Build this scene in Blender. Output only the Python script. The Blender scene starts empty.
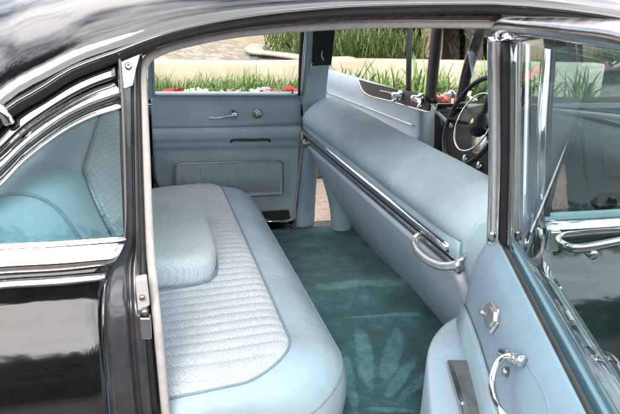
import bpy, bmesh, math, random
from mathutils import Vector, Matrix, noise
random.seed(7)
S = bpy.context.scene
COL = S.collection
PI = math.pi

# ------------------------------------------------------------------ camera
F = 620.0; CX, CY = 310.0, 207.0
dY = Vector((137-310, -3-207, F)).normalized()
dX = Vector((2348, -109, F)).normalized(); dX = (dX - dX.dot(dY)*dY).normalized()
dZ = dX.cross(dY)
R = Matrix((dX, dY, dZ))
CAM = Vector((0, -1.0658, 1.45))
def ray(px, py): return R @ Vector((px-CX, py-CY, F))
def at(px, py, X=None, Y=None, Z=None):
    r = ray(px, py)
    i, v = (0, X) if X is not None else ((1, Y) if Y is not None else (2, Z))
    return CAM + r*((v-CAM[i])/r[i])
def on_plane(px, py, p, n):
    r = ray(px, py); p = Vector(p); n = Vector(n)
    return CAM + r*((p-CAM).dot(n)/r.dot(n))
TUM = 0.28
def side(px, py, off=0.0):
    """point of the near body side: upright below the belt, leaning in above it"""
    q = at(px, py, Y=off)
    if q.z > 1.02:
        q = on_plane(px, py, (0, off, 1.02), (0, 1, -TUM))
    return q
def side2(px, py, off, low):
    q = side(px, py, off)
    t = max(0, min(1, (1.03-q.z)/.2)); t = t*t*(3-2*t)
    return side(px, py, off+(low-off)*t)
def fars(px, py, off=0.0):
    q = at(px, py, Y=1.5+off)
    if q.z > 1.05:
        q = on_plane(px, py, (0, 1.5+off, 1.05), (0, 1, TUM))
    return q
cd = bpy.data.cameras.new('camera'); cam = bpy.data.objects.new('camera', cd); COL.objects.link(cam)
cd.sensor_width = 36; cd.lens = 36*F/620; cd.clip_start = 0.02; cd.clip_end = 500
cam.matrix_world = Matrix.Translation(CAM) @ Matrix((R@Vector((1,0,0)), R@Vector((0,-1,0)), R@Vector((0,0,-1)))).transposed().to_4x4()
S.camera = cam

# ------------------------------------------------------------------ materials
def new_mat(name):
    m = bpy.data.materials.new(name); m.use_nodes = True
    nt = m.node_tree; b = nt.nodes['Principled BSDF']
    return m, nt, b
def nd(nt, t, **kw):
    n = nt.nodes.new(t)
    for k, v in kw.items():
        if hasattr(n, k): setattr(n, k, v)
        else: n.inputs[k].default_value = v
    return n
def ramp(nt, fac, stops):
    r = nt.nodes.new('ShaderNodeValToRGB'); el = r.color_ramp.elements
    while len(el) < len(stops): el.new(0.5)
    for e, (p, c) in zip(el, stops):
        e.position = p; e.color = (*c, 1) if len(c) == 3 else c
    nt.links.new(fac, r.inputs[0]); return r.outputs[0]
def coords(nt, scale=(1,1,1), rot=(0,0,0)):
    tc = nt.nodes.new('ShaderNodeTexCoord'); mp = nt.nodes.new('ShaderNodeMapping')
    mp.inputs['Scale'].default_value = scale; mp.inputs['Rotation'].default_value = rot
    nt.links.new(tc.outputs['Object'], mp.inputs[0]); return mp.outputs[0]
def noise_tex(nt, scale, detail=4, vec=None, rough=.55):
    n = nd(nt, 'ShaderNodeTexNoise'); n.inputs['Scale'].default_value = scale
    n.inputs['Detail'].default_value = detail; n.inputs['Roughness'].default_value = rough
    nt.links.new(vec if vec else coords(nt), n.inputs['Vector']); return n.outputs['Fac']
def bump(nt, b, h, strength=.3, dist=.002, prev=None):
    bp = nt.nodes.new('ShaderNodeBump'); bp.inputs['Strength'].default_value = strength
    bp.inputs['Distance'].default_value = dist; nt.links.new(h, bp.inputs['Height'])
    if prev: nt.links.new(prev, bp.inputs['Normal'])
    nt.links.new(bp.outputs[0], b.inputs['Normal']); return bp.outputs[0]
def mul(c, k): return tuple(min(1, x*k) for x in c)
def simple(name, col, rough=.5, metal=0, var=.12, vscale=6, bscale=None, bstr=.2, bdist=.001, ior=None, coat=0, sheen=0):
    m, nt, b = new_mat(name)
    c = ramp(nt, noise_tex(nt, vscale, 5), [(.3, mul(col, 1-var)), (.7, mul(col, 1+var))])
    nt.links.new(c, b.inputs['Base Color'])
    b.inputs['Roughness'].default_value = rough; b.inputs['Metallic'].default_value = metal
    if ior: b.inputs['IOR'].default_value = ior
    if coat: b.inputs['Coat Weight'].default_value = coat; b.inputs['Coat Roughness'].default_value = .03
    if sheen: b.inputs['Sheen Weight'].default_value = sheen
    if bscale: bump(nt, b, noise_tex(nt, bscale, 3), bstr, bdist)
    return m
def paint(name, col):
    m, nt, b = new_mat(name)
    b.inputs['Base Color'].default_value = (*col, 1)
    b.inputs['IOR'].default_value = 2.0
    r = ramp(nt, noise_tex(nt, 5, 6), [(.35, (.03,)*3), (.7, (.09,)*3)])
    nt.links.new(r, b.inputs['Roughness'])
    b.inputs['Coat Weight'].default_value = .6; b.inputs['Coat Roughness'].default_value = .02
    bump(nt, b, noise_tex(nt, 7, 2), .05, .01)
    return m
def chrome(name, col=(.82,.82,.84), r0=.05, r1=.16):
    m, nt, b = new_mat(name)
    n = noise_tex(nt, 40, 6)
    nt.links.new(ramp(nt, n, [(.3, mul(col, .8)), (.6, col)]), b.inputs['Base Color'])
    nt.links.new(ramp(nt, noise_tex(nt, 18, 5), [(.3, (r0,)*3), (.75, (r1,)*3)]), b.inputs['Roughness'])
    b.inputs['Metallic'].default_value = 1
    bump(nt, b, noise_tex(nt, 30, 2), .08, .004)
    return m
def vinyl(name, col, rough=.42, grain=700, wr=.35):
    m, nt, b = new_mat(name)
    c = ramp(nt, noise_tex(nt, 5, 6, rough=.65), [(.3, mul(col, .86)), (.5, mul(col, .99)), (.7, mul(col, 1.07))])
    nt.links.new(c, b.inputs['Base Color'])
    nt.links.new(ramp(nt, noise_tex(nt, 9, 4), [(.3, (rough-.08,)*3), (.7, (rough+.1,)*3)]), b.inputs['Roughness'])
    b.inputs['Specular IOR Level'].default_value = .3
    p = bump(nt, b, noise_tex(nt, 9, 3), min(1, wr*1.5), .008)
    p = bump(nt, b, noise_tex(nt, 38, 5), wr, .0018, p)
    v = nd(nt, 'ShaderNodeTexVoronoi'); v.inputs['Scale'].default_value = grain
    nt.links.new(coords(nt), v.inputs['Vector'])
    bump(nt, b, v.outputs['Distance'], .12, .0006, p)
    return m
def cloth(name, c1, c2, sx=490, rot=.6, speck=330):
    """woven cloth: crossing thread waves with irregular flecks"""
    m, nt, b = new_mat(name)
    ws = []
    for q in (0, PI/2):
        w = nd(nt, 'ShaderNodeTexWave'); w.inputs['Scale'].default_value = sx/6.28; w.inputs['Distortion'].default_value = 2.5
        w.inputs['Detail Scale'].default_value = 5; w.inputs['Detail'].default_value = 3
        nt.links.new(coords(nt, rot=(0,0,rot+q)), w.inputs['Vector']); ws.append(w)
    mx = nd(nt, 'ShaderNodeMath', operation='MULTIPLY'); nt.links.new(ws[0].outputs['Fac'], mx.inputs[0]); nt.links.new(ws[1].outputs['Fac'], mx.inputs[1])
    fl = nd(nt, 'ShaderNodeMath', operation='MULTIPLY_ADD'); nt.links.new(noise_tex(nt, speck, 2), fl.inputs[0]); fl.inputs[1].default_value = .8; nt.links.new(mx.outputs[0], fl.inputs[2])
    ad = nd(nt, 'ShaderNodeMath', operation='MULTIPLY_ADD'); nt.links.new(noise_tex(nt, 14, 5), ad.inputs[0]); ad.inputs[1].default_value = .3
    nt.links.new(fl.outputs[0], ad.inputs[2])
    nt.links.new(ramp(nt, ad.outputs[0], [(.45, c1), (1.0, c2)]), b.inputs['Base Color'])
    b.inputs['Roughness'].default_value = .85; b.inputs['Sheen Weight'].default_value = .1
    bump(nt, b, fl.outputs[0], .8, .0016)
    return m
def glass(name, tint=(.82,.93,.92), boost=1.5):
    m = bpy.data.materials.new(name); m.use_nodes = True; nt = m.node_tree
    for n in list(nt.nodes): nt.nodes.remove(n)
    out = nd(nt, 'ShaderNodeOutputMaterial'); tr = nd(nt, 'ShaderNodeBsdfTransparent'); gl = nd(nt, 'ShaderNodeBsdfGlossy')
    tr.inputs[0].default_value = (*tint, 1); gl.inputs[0].default_value = (.95, 1, 1, 1); gl.inputs['Roughness'].default_value = .015
    fr = nd(nt, 'ShaderNodeFresnel'); fr.inputs[0].default_value = 1.5
    ge = nd(nt, 'ShaderNodeNewGeometry')
    iv = nd(nt, 'ShaderNodeMath', operation='SUBTRACT'); iv.inputs[0].default_value = boost; nt.links.new(ge.outputs['Backfacing'], iv.inputs[1])
    i2 = nd(nt, 'ShaderNodeMath', operation='GREATER_THAN'); nt.links.new(iv.outputs[0], i2.inputs[0]); i2.inputs[1].default_value = boost-.5
    m1 = nd(nt, 'ShaderNodeMath', operation='MULTIPLY'); nt.links.new(fr.outputs[0], m1.inputs[0]); nt.links.new(i2.outputs[0], m1.inputs[1])
    m2 = nd(nt, 'ShaderNodeMath', operation='MULTIPLY', use_clamp=True); nt.links.new(m1.outputs[0], m2.inputs[0]); m2.inputs[1].default_value = boost
    mx = nd(nt, 'ShaderNodeMixShader'); nt.links.new(m2.outputs[0], mx.inputs[0]); nt.links.new(tr.outputs[0], mx.inputs[1]); nt.links.new(gl.outputs[0], mx.inputs[2])
    nt.links.new(mx.outputs[0], out.inputs[0]); return m

M = {}
M['paint'] = paint('black_paint', (.006,.006,.008))
M['chrome'] = chrome('chrome')
M['worn_chrome'] = chrome('worn_chrome', (.62,.6,.6), .12, .35)
M['brushed'] = chrome('brushed_metal', (.5,.49,.47), .25, .45)
M['jamb'] = simple('dark_grey_jamb', (.10,.098,.108), .2, .6, .35, 12, 30, .15, .002, coat=.5)
M['rubber'] = simple('black_rubber', (.012,.012,.013), .55, 0, .3, 30, 200, .3)
M['windlace'] = simple('pale_windlace', (.47,.44,.43), .7, 0, .1, 60, 900, .5, .0006)
M['retainer'] = simple('rusty_rose_retainer', (.16,.085,.09), .45, .3, .7, 60, 150, .4)
BL = (.34,.475,.545)
M['vinyl'] = vinyl('light_blue_vinyl', BL)
M['vinyl_seat'] = vinyl('pale_blue_seat_vinyl', (.35,.465,.54), .45, 900, .5)
M['leather'] = vinyl('grey_blue_leather', (.37,.48,.55), .6, 500, .6)
M['door_blue'] = vinyl('door_card_blue_lightened', (.47,.575,.63), .45, 800, .25)  # colour lightened because little light reaches the far rear door
M['front_door_blue'] = vinyl('far_front_door_blue', (.33,.42,.485), .45, 800, .25)  # darker copy of the door blue for the better lit open door
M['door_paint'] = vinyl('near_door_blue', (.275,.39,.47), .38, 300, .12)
M['panel_cloth'] = vinyl('panel_grey_blue', (.58,.66,.73), .6, 500, .3)
M['welt'] = simple('blue_piping', (.20,.29,.35), .5, 0, .1, 40)
M['ribcloth'] = cloth('ribbed_seat_cloth', (.34,.41,.47), (.72,.78,.83), 400, .5)
M['armcloth'] = cloth('fine_arm_cloth', (.41,.51,.57), (.72,.81,.86), 480, .2)
M['cardcloth'] = cloth('pocket_cloth', (.45,.54,.60), (.68,.77,.82), 600, 0)
M['headliner'] = simple('grey_headliner', (.38,.40,.40), .85, 0, .05, 30, 400, .3)
M['dark_trim'] = simple('dark_brown_trim', (.035,.032,.033), .4, 0, .3, 40, 300, .2)
M['black_plastic'] = simple('black_plastic', (.008,.008,.009), .5, 0, .3, 20)
M['glass'] = glass('clear_glass', (.90,.95,.95), .7)
M['glass_teal'] = glass('teal_tinted_glass', (.76,.87,.875), .6)
M['glass_door'] = glass('door_glass', (.80,.89,.90), 1.1)
M['satin'] = chrome('satin_plate', (.88,.86,.85), .28, .42)
M['dark_chrome'] = chrome('darkened_chrome', (.40,.39,.42), .08, .25)  # chrome darkened in colour to tone down the sky it mirrors
M['gold'] = chrome('gold_badge', (.75,.5,.2), .1, .2)

def carpet_mat():
    m, nt, b = new_mat('teal_carpet')
    vec = coords(nt)
    base = noise_tex(nt, 11, 6, vec, .72)
    # brushed pile: vacuum strokes fanning out, plus a lighter band along the hump edge
    strokes = None
    sep = nd(nt, 'ShaderNodeSeparateXYZ'); nt.links.new(vec, sep.inputs[0])
    wob = noise_tex(nt, 14, 3, vec)
    def mth(op, a, bb, cl=False):
        n = nd(nt, 'ShaderNodeMath', operation=op, use_clamp=cl)
        for i, v in enumerate((a, bb)):
            if isinstance(v, (int, float)): n.inputs[i].default_value = v
            elif v is not None: nt.links.new(v, n.inputs[i])
        return n.outputs[0]
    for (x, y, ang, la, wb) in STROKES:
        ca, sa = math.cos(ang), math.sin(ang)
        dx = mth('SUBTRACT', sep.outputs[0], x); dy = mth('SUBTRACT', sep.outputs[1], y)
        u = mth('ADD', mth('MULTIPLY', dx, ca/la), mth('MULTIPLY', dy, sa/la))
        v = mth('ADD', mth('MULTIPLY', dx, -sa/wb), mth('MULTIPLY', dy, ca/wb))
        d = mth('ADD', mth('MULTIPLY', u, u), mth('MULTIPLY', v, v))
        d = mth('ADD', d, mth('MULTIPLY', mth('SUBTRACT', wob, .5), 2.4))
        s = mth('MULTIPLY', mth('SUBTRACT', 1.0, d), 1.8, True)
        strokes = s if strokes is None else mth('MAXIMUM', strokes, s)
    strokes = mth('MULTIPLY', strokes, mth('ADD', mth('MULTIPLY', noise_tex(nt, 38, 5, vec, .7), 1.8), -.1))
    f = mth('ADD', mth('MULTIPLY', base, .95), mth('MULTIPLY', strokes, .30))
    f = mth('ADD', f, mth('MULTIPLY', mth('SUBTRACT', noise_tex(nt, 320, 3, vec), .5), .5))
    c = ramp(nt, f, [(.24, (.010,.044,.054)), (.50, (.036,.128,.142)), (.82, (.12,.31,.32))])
    nt.links.new(c, b.inputs['Base Color']); b.inputs['Roughness'].default_value = .95
    b.inputs['Sheen Weight'].default_value = .08
    p = bump(nt, b, base, .8, .02)
    bump(nt, b, noise_tex(nt, 420, 3, vec), .7, .004, p)
    return m
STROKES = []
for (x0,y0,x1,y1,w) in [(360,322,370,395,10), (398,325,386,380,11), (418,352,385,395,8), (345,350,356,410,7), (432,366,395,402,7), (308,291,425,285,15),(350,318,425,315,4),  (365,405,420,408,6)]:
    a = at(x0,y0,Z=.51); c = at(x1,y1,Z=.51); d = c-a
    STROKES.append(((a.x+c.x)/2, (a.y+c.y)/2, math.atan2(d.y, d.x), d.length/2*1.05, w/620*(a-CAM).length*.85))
M['carpet'] = carpet_mat()

# ------------------------------------------------------------------ mesh helpers
def mesh_obj(name, bm, m, parent=None, smooth=True, mods=()):
    me = bpy.data.meshes.new(name); bmesh.ops.recalc_face_normals(bm, faces=bm.faces[:]); bm.to_mesh(me); bm.free()
    if smooth:
        for p in me.polygons: p.use_smooth = True
    me.materials.append(M[m] if isinstance(m, str) else m)
    o = bpy.data.objects.new(name, me); COL.objects.link(o); o.parent = parent
    for k, kw in mods:
        md = o.modifiers.new(k.lower(), k)
        for a, v in kw.items(): setattr(md, a, v)
    return o
SOLID = lambda t, off=0: ('SOLIDIFY', dict(thickness=t, offset=off))
BEV = lambda w, s=2: ('BEVEL', dict(width=w, segments=s, limit_method='ANGLE', angle_limit=math.radians(35)))
SUB = lambda l=1: ('SUBSURF', dict(levels=l, render_levels=l))
def empty(name, loc=(0,0,0)):
    o = bpy.data.objects.new(name, None); COL.objects.link(o); o.location = loc; o.empty_display_size = .1; return o
def tag(o, label=None, cat=None, group=None, kind=None):
    if label: o['label'] = label
    if cat: o['category'] = cat
    if group: o['group'] = group
    if kind: o['kind'] = kind
    return o
def catmull(pts, n=6, closed=False):
    pts = [Vector(p) for p in pts]; out = []; N = len(pts)
    rng = range(N if closed else N-1)
    for i in rng:
        p1 = pts[i]; p2 = pts[(i+1) % N]
        p0 = pts[(i-1) % N] if (closed or i > 0) else p1*2-p2
        p3 = pts[(i+2) % N] if (closed or i < N-2) else p2*2-p1
        for k in range(n):
            t = k/n
            out.append(.5*((2*p1)+(p2-p0)*t+(2*p0-5*p1+4*p2-p3)*t*t+(3*p1-p0-3*p2+p3)*t**3))
    if not closed: out.append(pts[-1].copy())
    return out
def tube_bm(pts, r, seg=10, n=6, closed=False, smooth=True, bm=None, flat=None, up=None):
    """flat=(a,b): elliptical section radii; up: reference direction of b"""
    bm = bm or bmesh.new()
    P = catmull(pts, n, closed) if smooth and len(pts) > 2 else [Vector(p) for p in pts]
    N = len(P); rings = []; prev = None
    for i, p in enumerate(P):
        a = P[(i-1) % N] if (closed or i > 0) else p; c = P[(i+1) % N] if (closed or i < N-1) else p
        t = (c-a).normalized()
        if up is not None:
            u = Vector(up); u = (u - t*u.dot(t)).normalized()
        elif prev is None:
            u = t.orthogonal().normalized()
        else:
            u = (prev - t*prev.dot(t)).normalized()
        prev = u; v = t.cross(u)
        rr = r(i/(N-1)) if callable(r) else r
        ra, rb = (flat[0]*rr, flat[1]*rr) if flat else (rr, rr)
        rings.append([bm.verts.new(p + v*(ra*math.cos(2*PI*k/seg)) + u*(rb*math.sin(2*PI*k/seg))) for k in range(seg)])
    for i in range(N if closed else N-1):
        A = rings[i]; B = rings[(i+1) % N]
        for k in range(seg): bm.faces.new((A[k], A[(k+1) % seg], B[(k+1) % seg], B[k]))
    if not closed:
        bm.faces.new(rings[0]); bm.faces.new(rings[-1][::-1])
    return bm
def loft_bm(rows, bm=None, closed=False):
    bm = bm or bmesh.new()
    V = [[bm.verts.new(p) for p in r] for r in rows]
    for i in range(len(V)-1):
        n = len(V[i])
        for k in range(n if closed else n-1):
            bm.faces.new((V[i][k], V[i][(k+1) % n], V[i+1][(k+1) % n], V[i+1][k]))
    return bm
def prism_bm(poly, off, bm=None):
    bm = bm or bmesh.new(); off = Vector(off)
    A = [bm.verts.new(Vector(p)) for p in poly]; B = [bm.verts.new(Vector(p)+off) for p in poly]
    bm.faces.new(A); bm.faces.new(B[::-1]); n = len(A)
    for i in range(n): bm.faces.new((A[i], B[i], B[(i+1) % n], A[(i+1) % n]))
    return bm
def box_bm(c, s, rot=None, bm=None):
    bm = bm or bmesh.new(); c = Vector(c)
    r = bmesh.ops.create_cube(bm, size=1)
    for v in r['verts']:
        q = Vector((v.co.x*s[0], v.co.y*s[1], v.co.z*s[2]))
        if rot is not None: q = rot @ q
        v.co = c+q
    return bm
def disc_bm(c, axis, r, h, seg=24, bm=None, prof=None):
    """turned piece: prof = list of (radius, height) along axis"""
    bm = bm or bmesh.new(); axis = Vector(axis).normalized(); u = axis.orthogonal().normalized(); v = axis.cross(u)
    prof = prof or [(r, 0), (r, h*.7), (r*.85, h)]
    rings = [[bm.verts.new(Vector(c)+axis*z+(u*math.cos(2*PI*k/seg)+v*math.sin(2*PI*k/seg))*rad) for k in range(seg)] for rad, z in prof]
    for i in range(len(rings)-1):
        for k in range(seg): bm.faces.new((rings[i][k], rings[i][(k+1) % seg], rings[i+1][(k+1) % seg], rings[i+1][k]))
    bm.faces.new(rings[0][::-1]); bm.faces.new(rings[-1]); return bm
def resample(pts, n):
    P = catmull(pts, 12); L = [0]
    for i in range(1, len(P)): L.append(L[-1]+(P[i]-P[i-1]).length)
    out = []; j = 0
    for k in range(n):
        d = L[-1]*k/(n-1)
        while j < len(L)-2 and L[j+1] < d: j += 1
        t = (d-L[j])/max(1e-9, L[j+1]-L[j]); out.append(P[j].lerp(P[j+1], min(1, max(0, t))))
    return out
def sstep(a, b, x):
    t = max(0, min(1, (x-a)/(b-a))); return t*t*(3-2*t)

# ================================================================== THE CAR
car = empty('sedan_car', (0, .75, 0))
tag(car, 'black vintage sedan with pale blue interior, near rear door standing open', 'car')
class P_:  # parent helper: car parts are modelled in world space
    pass
def part(name, bm, m, parent=None, **k):
    o = mesh_obj(name, bm, m, None, **k)
    par = parent or car
    o.parent = par; o.matrix_parent_inverse = PARINV if par is car else Matrix.Identity(4)
    return o
PARINV = Matrix.Translation((0, -.75, 0))

# ---- drip line of the roof (near side)
DRIP_PX = [(-60,178), (-25,140), (8,107), (40,88), (68,70), (95,59), (118,51), (140,42), (170,32), (208,23), (250,16), (292,11), (350,6.5), (420,4.5), (490,4)]
def dripp(px, py): return on_plane(px, py, (0, -.01, 1.02), (0, 1, -TUM))
drip = [dripp(*p) for p in DRIP_PX]
drip = resample(drip, 44)
xe = drip[-1]; 
drip += [Vector((xe.x+.08*k, xe.y-.0008*k*k, xe.z-.0012*k*k)) for k in range(1, 11)]
# roof shell: from the drip line up over the crown to the other side
rows = []
for p in drip:
    crown = 1.545 - .16*sstep(.15, -.75, p.x) - .05*sstep(.9, 1.7, p.x)
    crown = max(crown, p.z+.045)
    row = []
    for k in range(33):
        a = k/32; y = p.y + (1.5-2*p.y)*a; s = abs(2*a-1)
        z = p.z + (crown-p.z)*(1-s**2.6)**.72
        row.append(Vector((p.x, y, z)))
    rows.append(row)
part('roof', loft_bm(rows), 'paint', mods=(SOLID(.012, -1),))
roof = car.children[-1]
rows = []
for p in drip:
    crown = max(1.525 - .16*sstep(.15, -.75, p.x), p.z+.025)
    rows.append([Vector((p.x, p.y+.06 + (1.5-2*p.y-.12)*k/16, p.z-.005+(crown-.02-p.z)*(1-abs(2*k/16-1)**3))) for k in range(17)])
part('headliner', loft_bm(rows), 'headliner', roof, mods=(SOLID(.004, -1),))
# drip rail: bright painted lip with black gap below
part('drip_rail', tube_bm([p+Vector((0,-.010,0.0)) for p in drip], .0045, 10, smooth=False, flat=(1,.8)), 'paint', roof)
part('drip_seal', tube_bm([p+Vector((0,.006,-.012)) for p in drip], .0075, 8, smooth=False), 'rubber', roof)

# ---- rail over the opening: rose-coloured retainer and pale windlace
WL = [(166,414), (161,360), (156.5,315), (152.5,275), (149.5,240), (147.5,200), (145.5,150), (143.5,105), (142.3,82), (143.5,67), (150,57), (162,50.5), (180,44.5), (225,35), (275,29.5), (350,25), (420,24), (500,25)]
wl3 = [side2(x, y, .05, -.035) for x, y in WL]
wl3 = [wl3[0]+Vector((.02,0,-.18)), wl3[0]+Vector((.008,0,-.08))] + wl3
def wlr(t):
    return .0085
part('windlace', tube_bm(wl3, wlr, 10, flat=(1,1)), 'windlace')
ret = [side(x, y, .035) for x, y in [(142,52), (160,42), (185,35.5), (225,27.5), (275,21.5), (350,17), (420,16), (500,16.5)]]
part('opening_retainer', tube_bm(ret, .0075, 8, flat=(1.1,.8)), 'retainer')
ret2 = [side(x, y, .02) for x, y in [(128,54), (150,42.5), (185,31), (225,23), (275,17), (350,12), (420,10.5), (500,10.5)]]
part('opening_channel', tube_bm(ret2, .007, 8, flat=(1.1,.8)), 'rubber')
ret3 = [side(x, y, .045) for x, y in [(128,66),(138,58), (152,49), (185,39.5), (225,31), (275,25), (350,20.5), (500,20.5)]]
part('opening_bead', tube_bm(ret3, .003, 8), 'worn_chrome')

# ---- jamb: folded dark steel between skin edge and windlace
J_out = [(119,50),(120.5,75),(123,110),(124.5,150),(125.5,190),(126,225),(124,242),(116,256),(108,272),(104.5,290),(103.5,315),(105,360),(110,414)]
J_mid = [(131,50),(131.5,75),(132,110),(132.5,150),(133,190),(133.5,225),(133,245),(130,258),(128,272),(128,290),(129,315),(132,360),(137,414)]
J_in  = [(142,60),(139.5,80),(140.5,110),(142,150),(143.5,190),(145,225),(146,245),(147.5,258),(149,272),(151,290),(153,315),(157,360),(162,414)]
n = 60
A = resample([side2(x, y, .0, -.075) for x, y in J_out], n); B = resample([side2(x, y, .02, -.055) for x, y in J_mid], n); C_ = resample([side2(x, y, .045, -.035) for x, y in J_in], n)
rows = []
def q3(a, b, c, t):  # quadratic through three points
    return a*(1-t)*(1-2*t)+b*4*t*(1-t)+c*t*(2*t-1)
for a, b, c in zip(A, B, C_):
    prof = []
    for k, (t, dy) in enumerate([(0,-.004),(.08,.006),(.2,.004),(.38,.002),(.47,.0),(.5,.012),(.56,.014),(.6,-.002),(.72,-.004),(.82,.0),(.86,.016),(.93,.016),(1,0)]):
        prof.append(q3(a, b, c, t)+Vector((0, dy, 0)))
    rows.append(prof)
rows.append([p+Vector((.01,.0,-.10)) for p in rows[-1]]); rows.append([p+Vector((.01,0,-.12)) for p in rows[-1]])
jamb = part('door_jamb', loft_bm(rows), 'jamb', mods=(SUB(1),))
lip = [a+Vector((0,-.004,0)) for a in A]
part('jamb_edge', tube_bm(lip, .003, 8, smooth=False), 'paint', jamb)
part('jamb_seal', tube_bm([q3(a,b,c,.86)+Vector((0,.004,0)) for a,b,c in zip(A,B,C_)], .006, 8, smooth=False), 'rubber', jamb)
# screw near the top of the jamb
sc = side(128.5, 66, -.001)
part('screw', disc_bm(sc, (0,-1,.2), .006, .004, 16, prof=[(.0065,0),(.0065,.002),(.004,.004),(.0015,.002)]), 'worn_chrome', jamb)
# gusset at the top of the jamb
part('jamb_gusset', prism_bm([side(x,y,.002) for x,y in [(120,57),(138,46),(150,43),(147,49),(140,56),(136,70),(133,86),(123,90)]], (0,.01,0)), 'worn_chrome', jamb, smooth=False, mods=(BEV(.002),))
# striker
def quad_plate(pts, off=.0, th=.008, **k):
    return prism_bm([side(x, y, off-.06) for x, y in pts], (0, th, 0))
st = part('striker', quad_plate([(135,280),(147,278),(150,306),(138,312)], .012, .02), 'windlace', jamb, smooth=False, mods=(BEV(.003),))
part('striker_wedge', quad_plate([(139,318),(151,318),(152,340),(141,340)], .008, .02), 'worn_chrome', st, smooth=False, mods=(BEV(.003),))
part('striker_bolt', disc_bm(side(144.5,310,-.05), (0,-1,0), .006, .012, 14), 'brushed', st)
part('striker_bolt', disc_bm(side(142,297,-.05), (0,-1,0), .005, .006, 14), 'brushed', st)

# ---- quarter panel below the belt
def skin_y(z):   # section of the body side
    if z > .96: return -.012 - .02*sstep(1.03, .96, z)
    d = (.96-z); return -.03 - .078*math.sin(min(1, d/.27)*PI/2) + (.12*max(0, d-.30)**1.3)
edge = [(p.x, p.z) for p in resample([side2(x, y, 0, -.08) for x, y in [(127,238),(124,242),(116,256),(108,272),(104.5,290),(103.5,315),(105,360),(110,414)]], 30)]
def edge_x(z):
    if z >= edge[0][1]: return edge[0][0]
    for (x0, z0), (x1, z1) in zip(edge, edge[1:]):
        if z0 >= z >= z1: return x0+(x1-x0)*(z0-z)/max(1e-6, z0-z1)
    return edge[-1][0]+(edge[-1][1]-z)*.05
rows = []
zs = [1.0-.02*k for k in range(36)]
for z in zs:
    xr = edge_x(z)+.0; y = skin_y(z)
    row = [Vector((xr+.004, y+.03, z)), Vector((xr+.001, y+.006, z)), Vector((xr-.006, y, z))]
    for k in range(1, 25):
        x = xr-.006-(k/24)**1.3*1.7
        row.append(Vector((x, y + .06*sstep(-.8, -1.8, x), z)))
    rows.append(row)
qp = part('quarter_panel', loft_bm(rows), 'paint')
part('quarter_panel_back', loft_bm([[p+Vector((0,.03,0)) for p in r[:3]] for r in rows]), 'jamb', qp)
# bright belt moulding, three steps
def strip(name, pxs_top, pxs_bot, offs, m, parent=None, bulge=.012, th=.006):
    T = resample([side(x, y, offs) for x, y in pxs_top], 24); Bt = resample([side(x, y, offs) for x, y in pxs_bot], 24)
    rows = [[t.lerp(b, k/8)+Vector((0, -bulge*math.sin(PI*k/8), 0)) for k in range(9)] for t, b in zip(T, Bt)]
    return part(name, loft_bm(rows), m, parent, mods=(SOLID(th, -1),))
bm1 = strip('belt_moulding', [(-60,252),(0,246.5),(60,243.5),(126,239)], [(-60,284),(0,277),(60,273.5),(108,268)], -.012, 'chrome', qp, .028)
strip('belt_moulding_bead', [(-60,249),(0,244),(60,241),(126,236)], [(-60,253),(0,247.5),(60,244.5),(125,240)], -.014, 'chrome', qp, .008)
strip('belt_moulding_lip', [(-60,287),(0,279),(60,275),(106,271)], [(-60,298),(0,289.5),(60,286),(104,281)], -.026, 'worn_chrome', qp, .014)
strip('belt_gap', [(-60,297),(0,290),(60,286),(104,281)], [(-60,301),(0,294),(60,290),(104,286)], -.022, 'rubber', qp, .002)
part('trim_clip', disc_bm(Vector((edge_x(.86)-.235, skin_y(.86)-.001, .862)), (0,-1,0), .008, .006, 14), 'chrome', qp)

# ---- upper quarter: black header strip, chrome frame, tinted glass
def band(name, top, bot, off, m, parent, bulge=0.0, n=30, th=.006, tilt=0.0):
    T = resample([side(x, y, off+tilt) for x, y in top], n); Bt = resample([side(x, y, off) for x, y in bot], n)
    rows = [[t.lerp(b, k/6)+Vector((0, -bulge*math.sin(PI*k/6), 0)) for k in range(7)] for t, b in zip(T, Bt)]
    return part(name, loft_bm(rows), m, parent, mods=(SOLID(th, -1),))
qw = band('quarter_window', [(-70,200),(-30,158),(10,112),(40,93),(68,76),(95,64),(118,56)], [(-70,215),(-30,175),(0,150),(25,127),(60,103),(90,87),(118,77)], .0, 'paint', None, .003, tilt=.012)
band('outer_frame', [(-60,210),(-30,176),(0,151),(25,128),(60,104),(90,88),(118,78)], [(-60,228),(-30,193),(0,169),(25,145),(60,119),(90,104),(119,94)], -.008, 'chrome', qw, .004, tilt=.016)
band('frame_seal', [(-60,229),(-30,195),(0,171),(25,147),(60,121),(90,106),(119,96)], [(-60,236),(-30,201),(0,177),(25,152),(60,126),(90,110),(119,100)], -.002, 'rubber', qw, .002)
band('inner_frame', [(-60,238),(-30,202),(0,178),(25,153),(60,127),(90,111),(120,101)], [(-60,250),(-30,212),(0,188),(25,162),(60,135),(90,119),(121,109)], -.006, 'chrome', qw, .003, tilt=.006)
part('sill_frame', tube_bm([side(x, y, -.002) for x, y in [(-60,249),(0,246),(60,243),(126,238)]], .006, 10, flat=(1,.8)), 'chrome', qw)
part('front_frame', tube_bm([side(x, y, -.0) for x, y in [(121.5,98),(122.5,150),(124.5,200),(126,238)]], .0045, 10, flat=(1,.8)), 'rubber', qw)
gp = [side(x, y, .004) for x, y in [(-60,246),(-60,248),(0,246),(60,243),(126,239),(124.5,190),(122.5,140),(121,104),(90,113),(60,128),(25,154),(0,178),(-30,203)]]
part('tinted_pane', prism_bm(gp, (0,.004,0)), 'glass_teal', qw, smooth=False)
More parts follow.
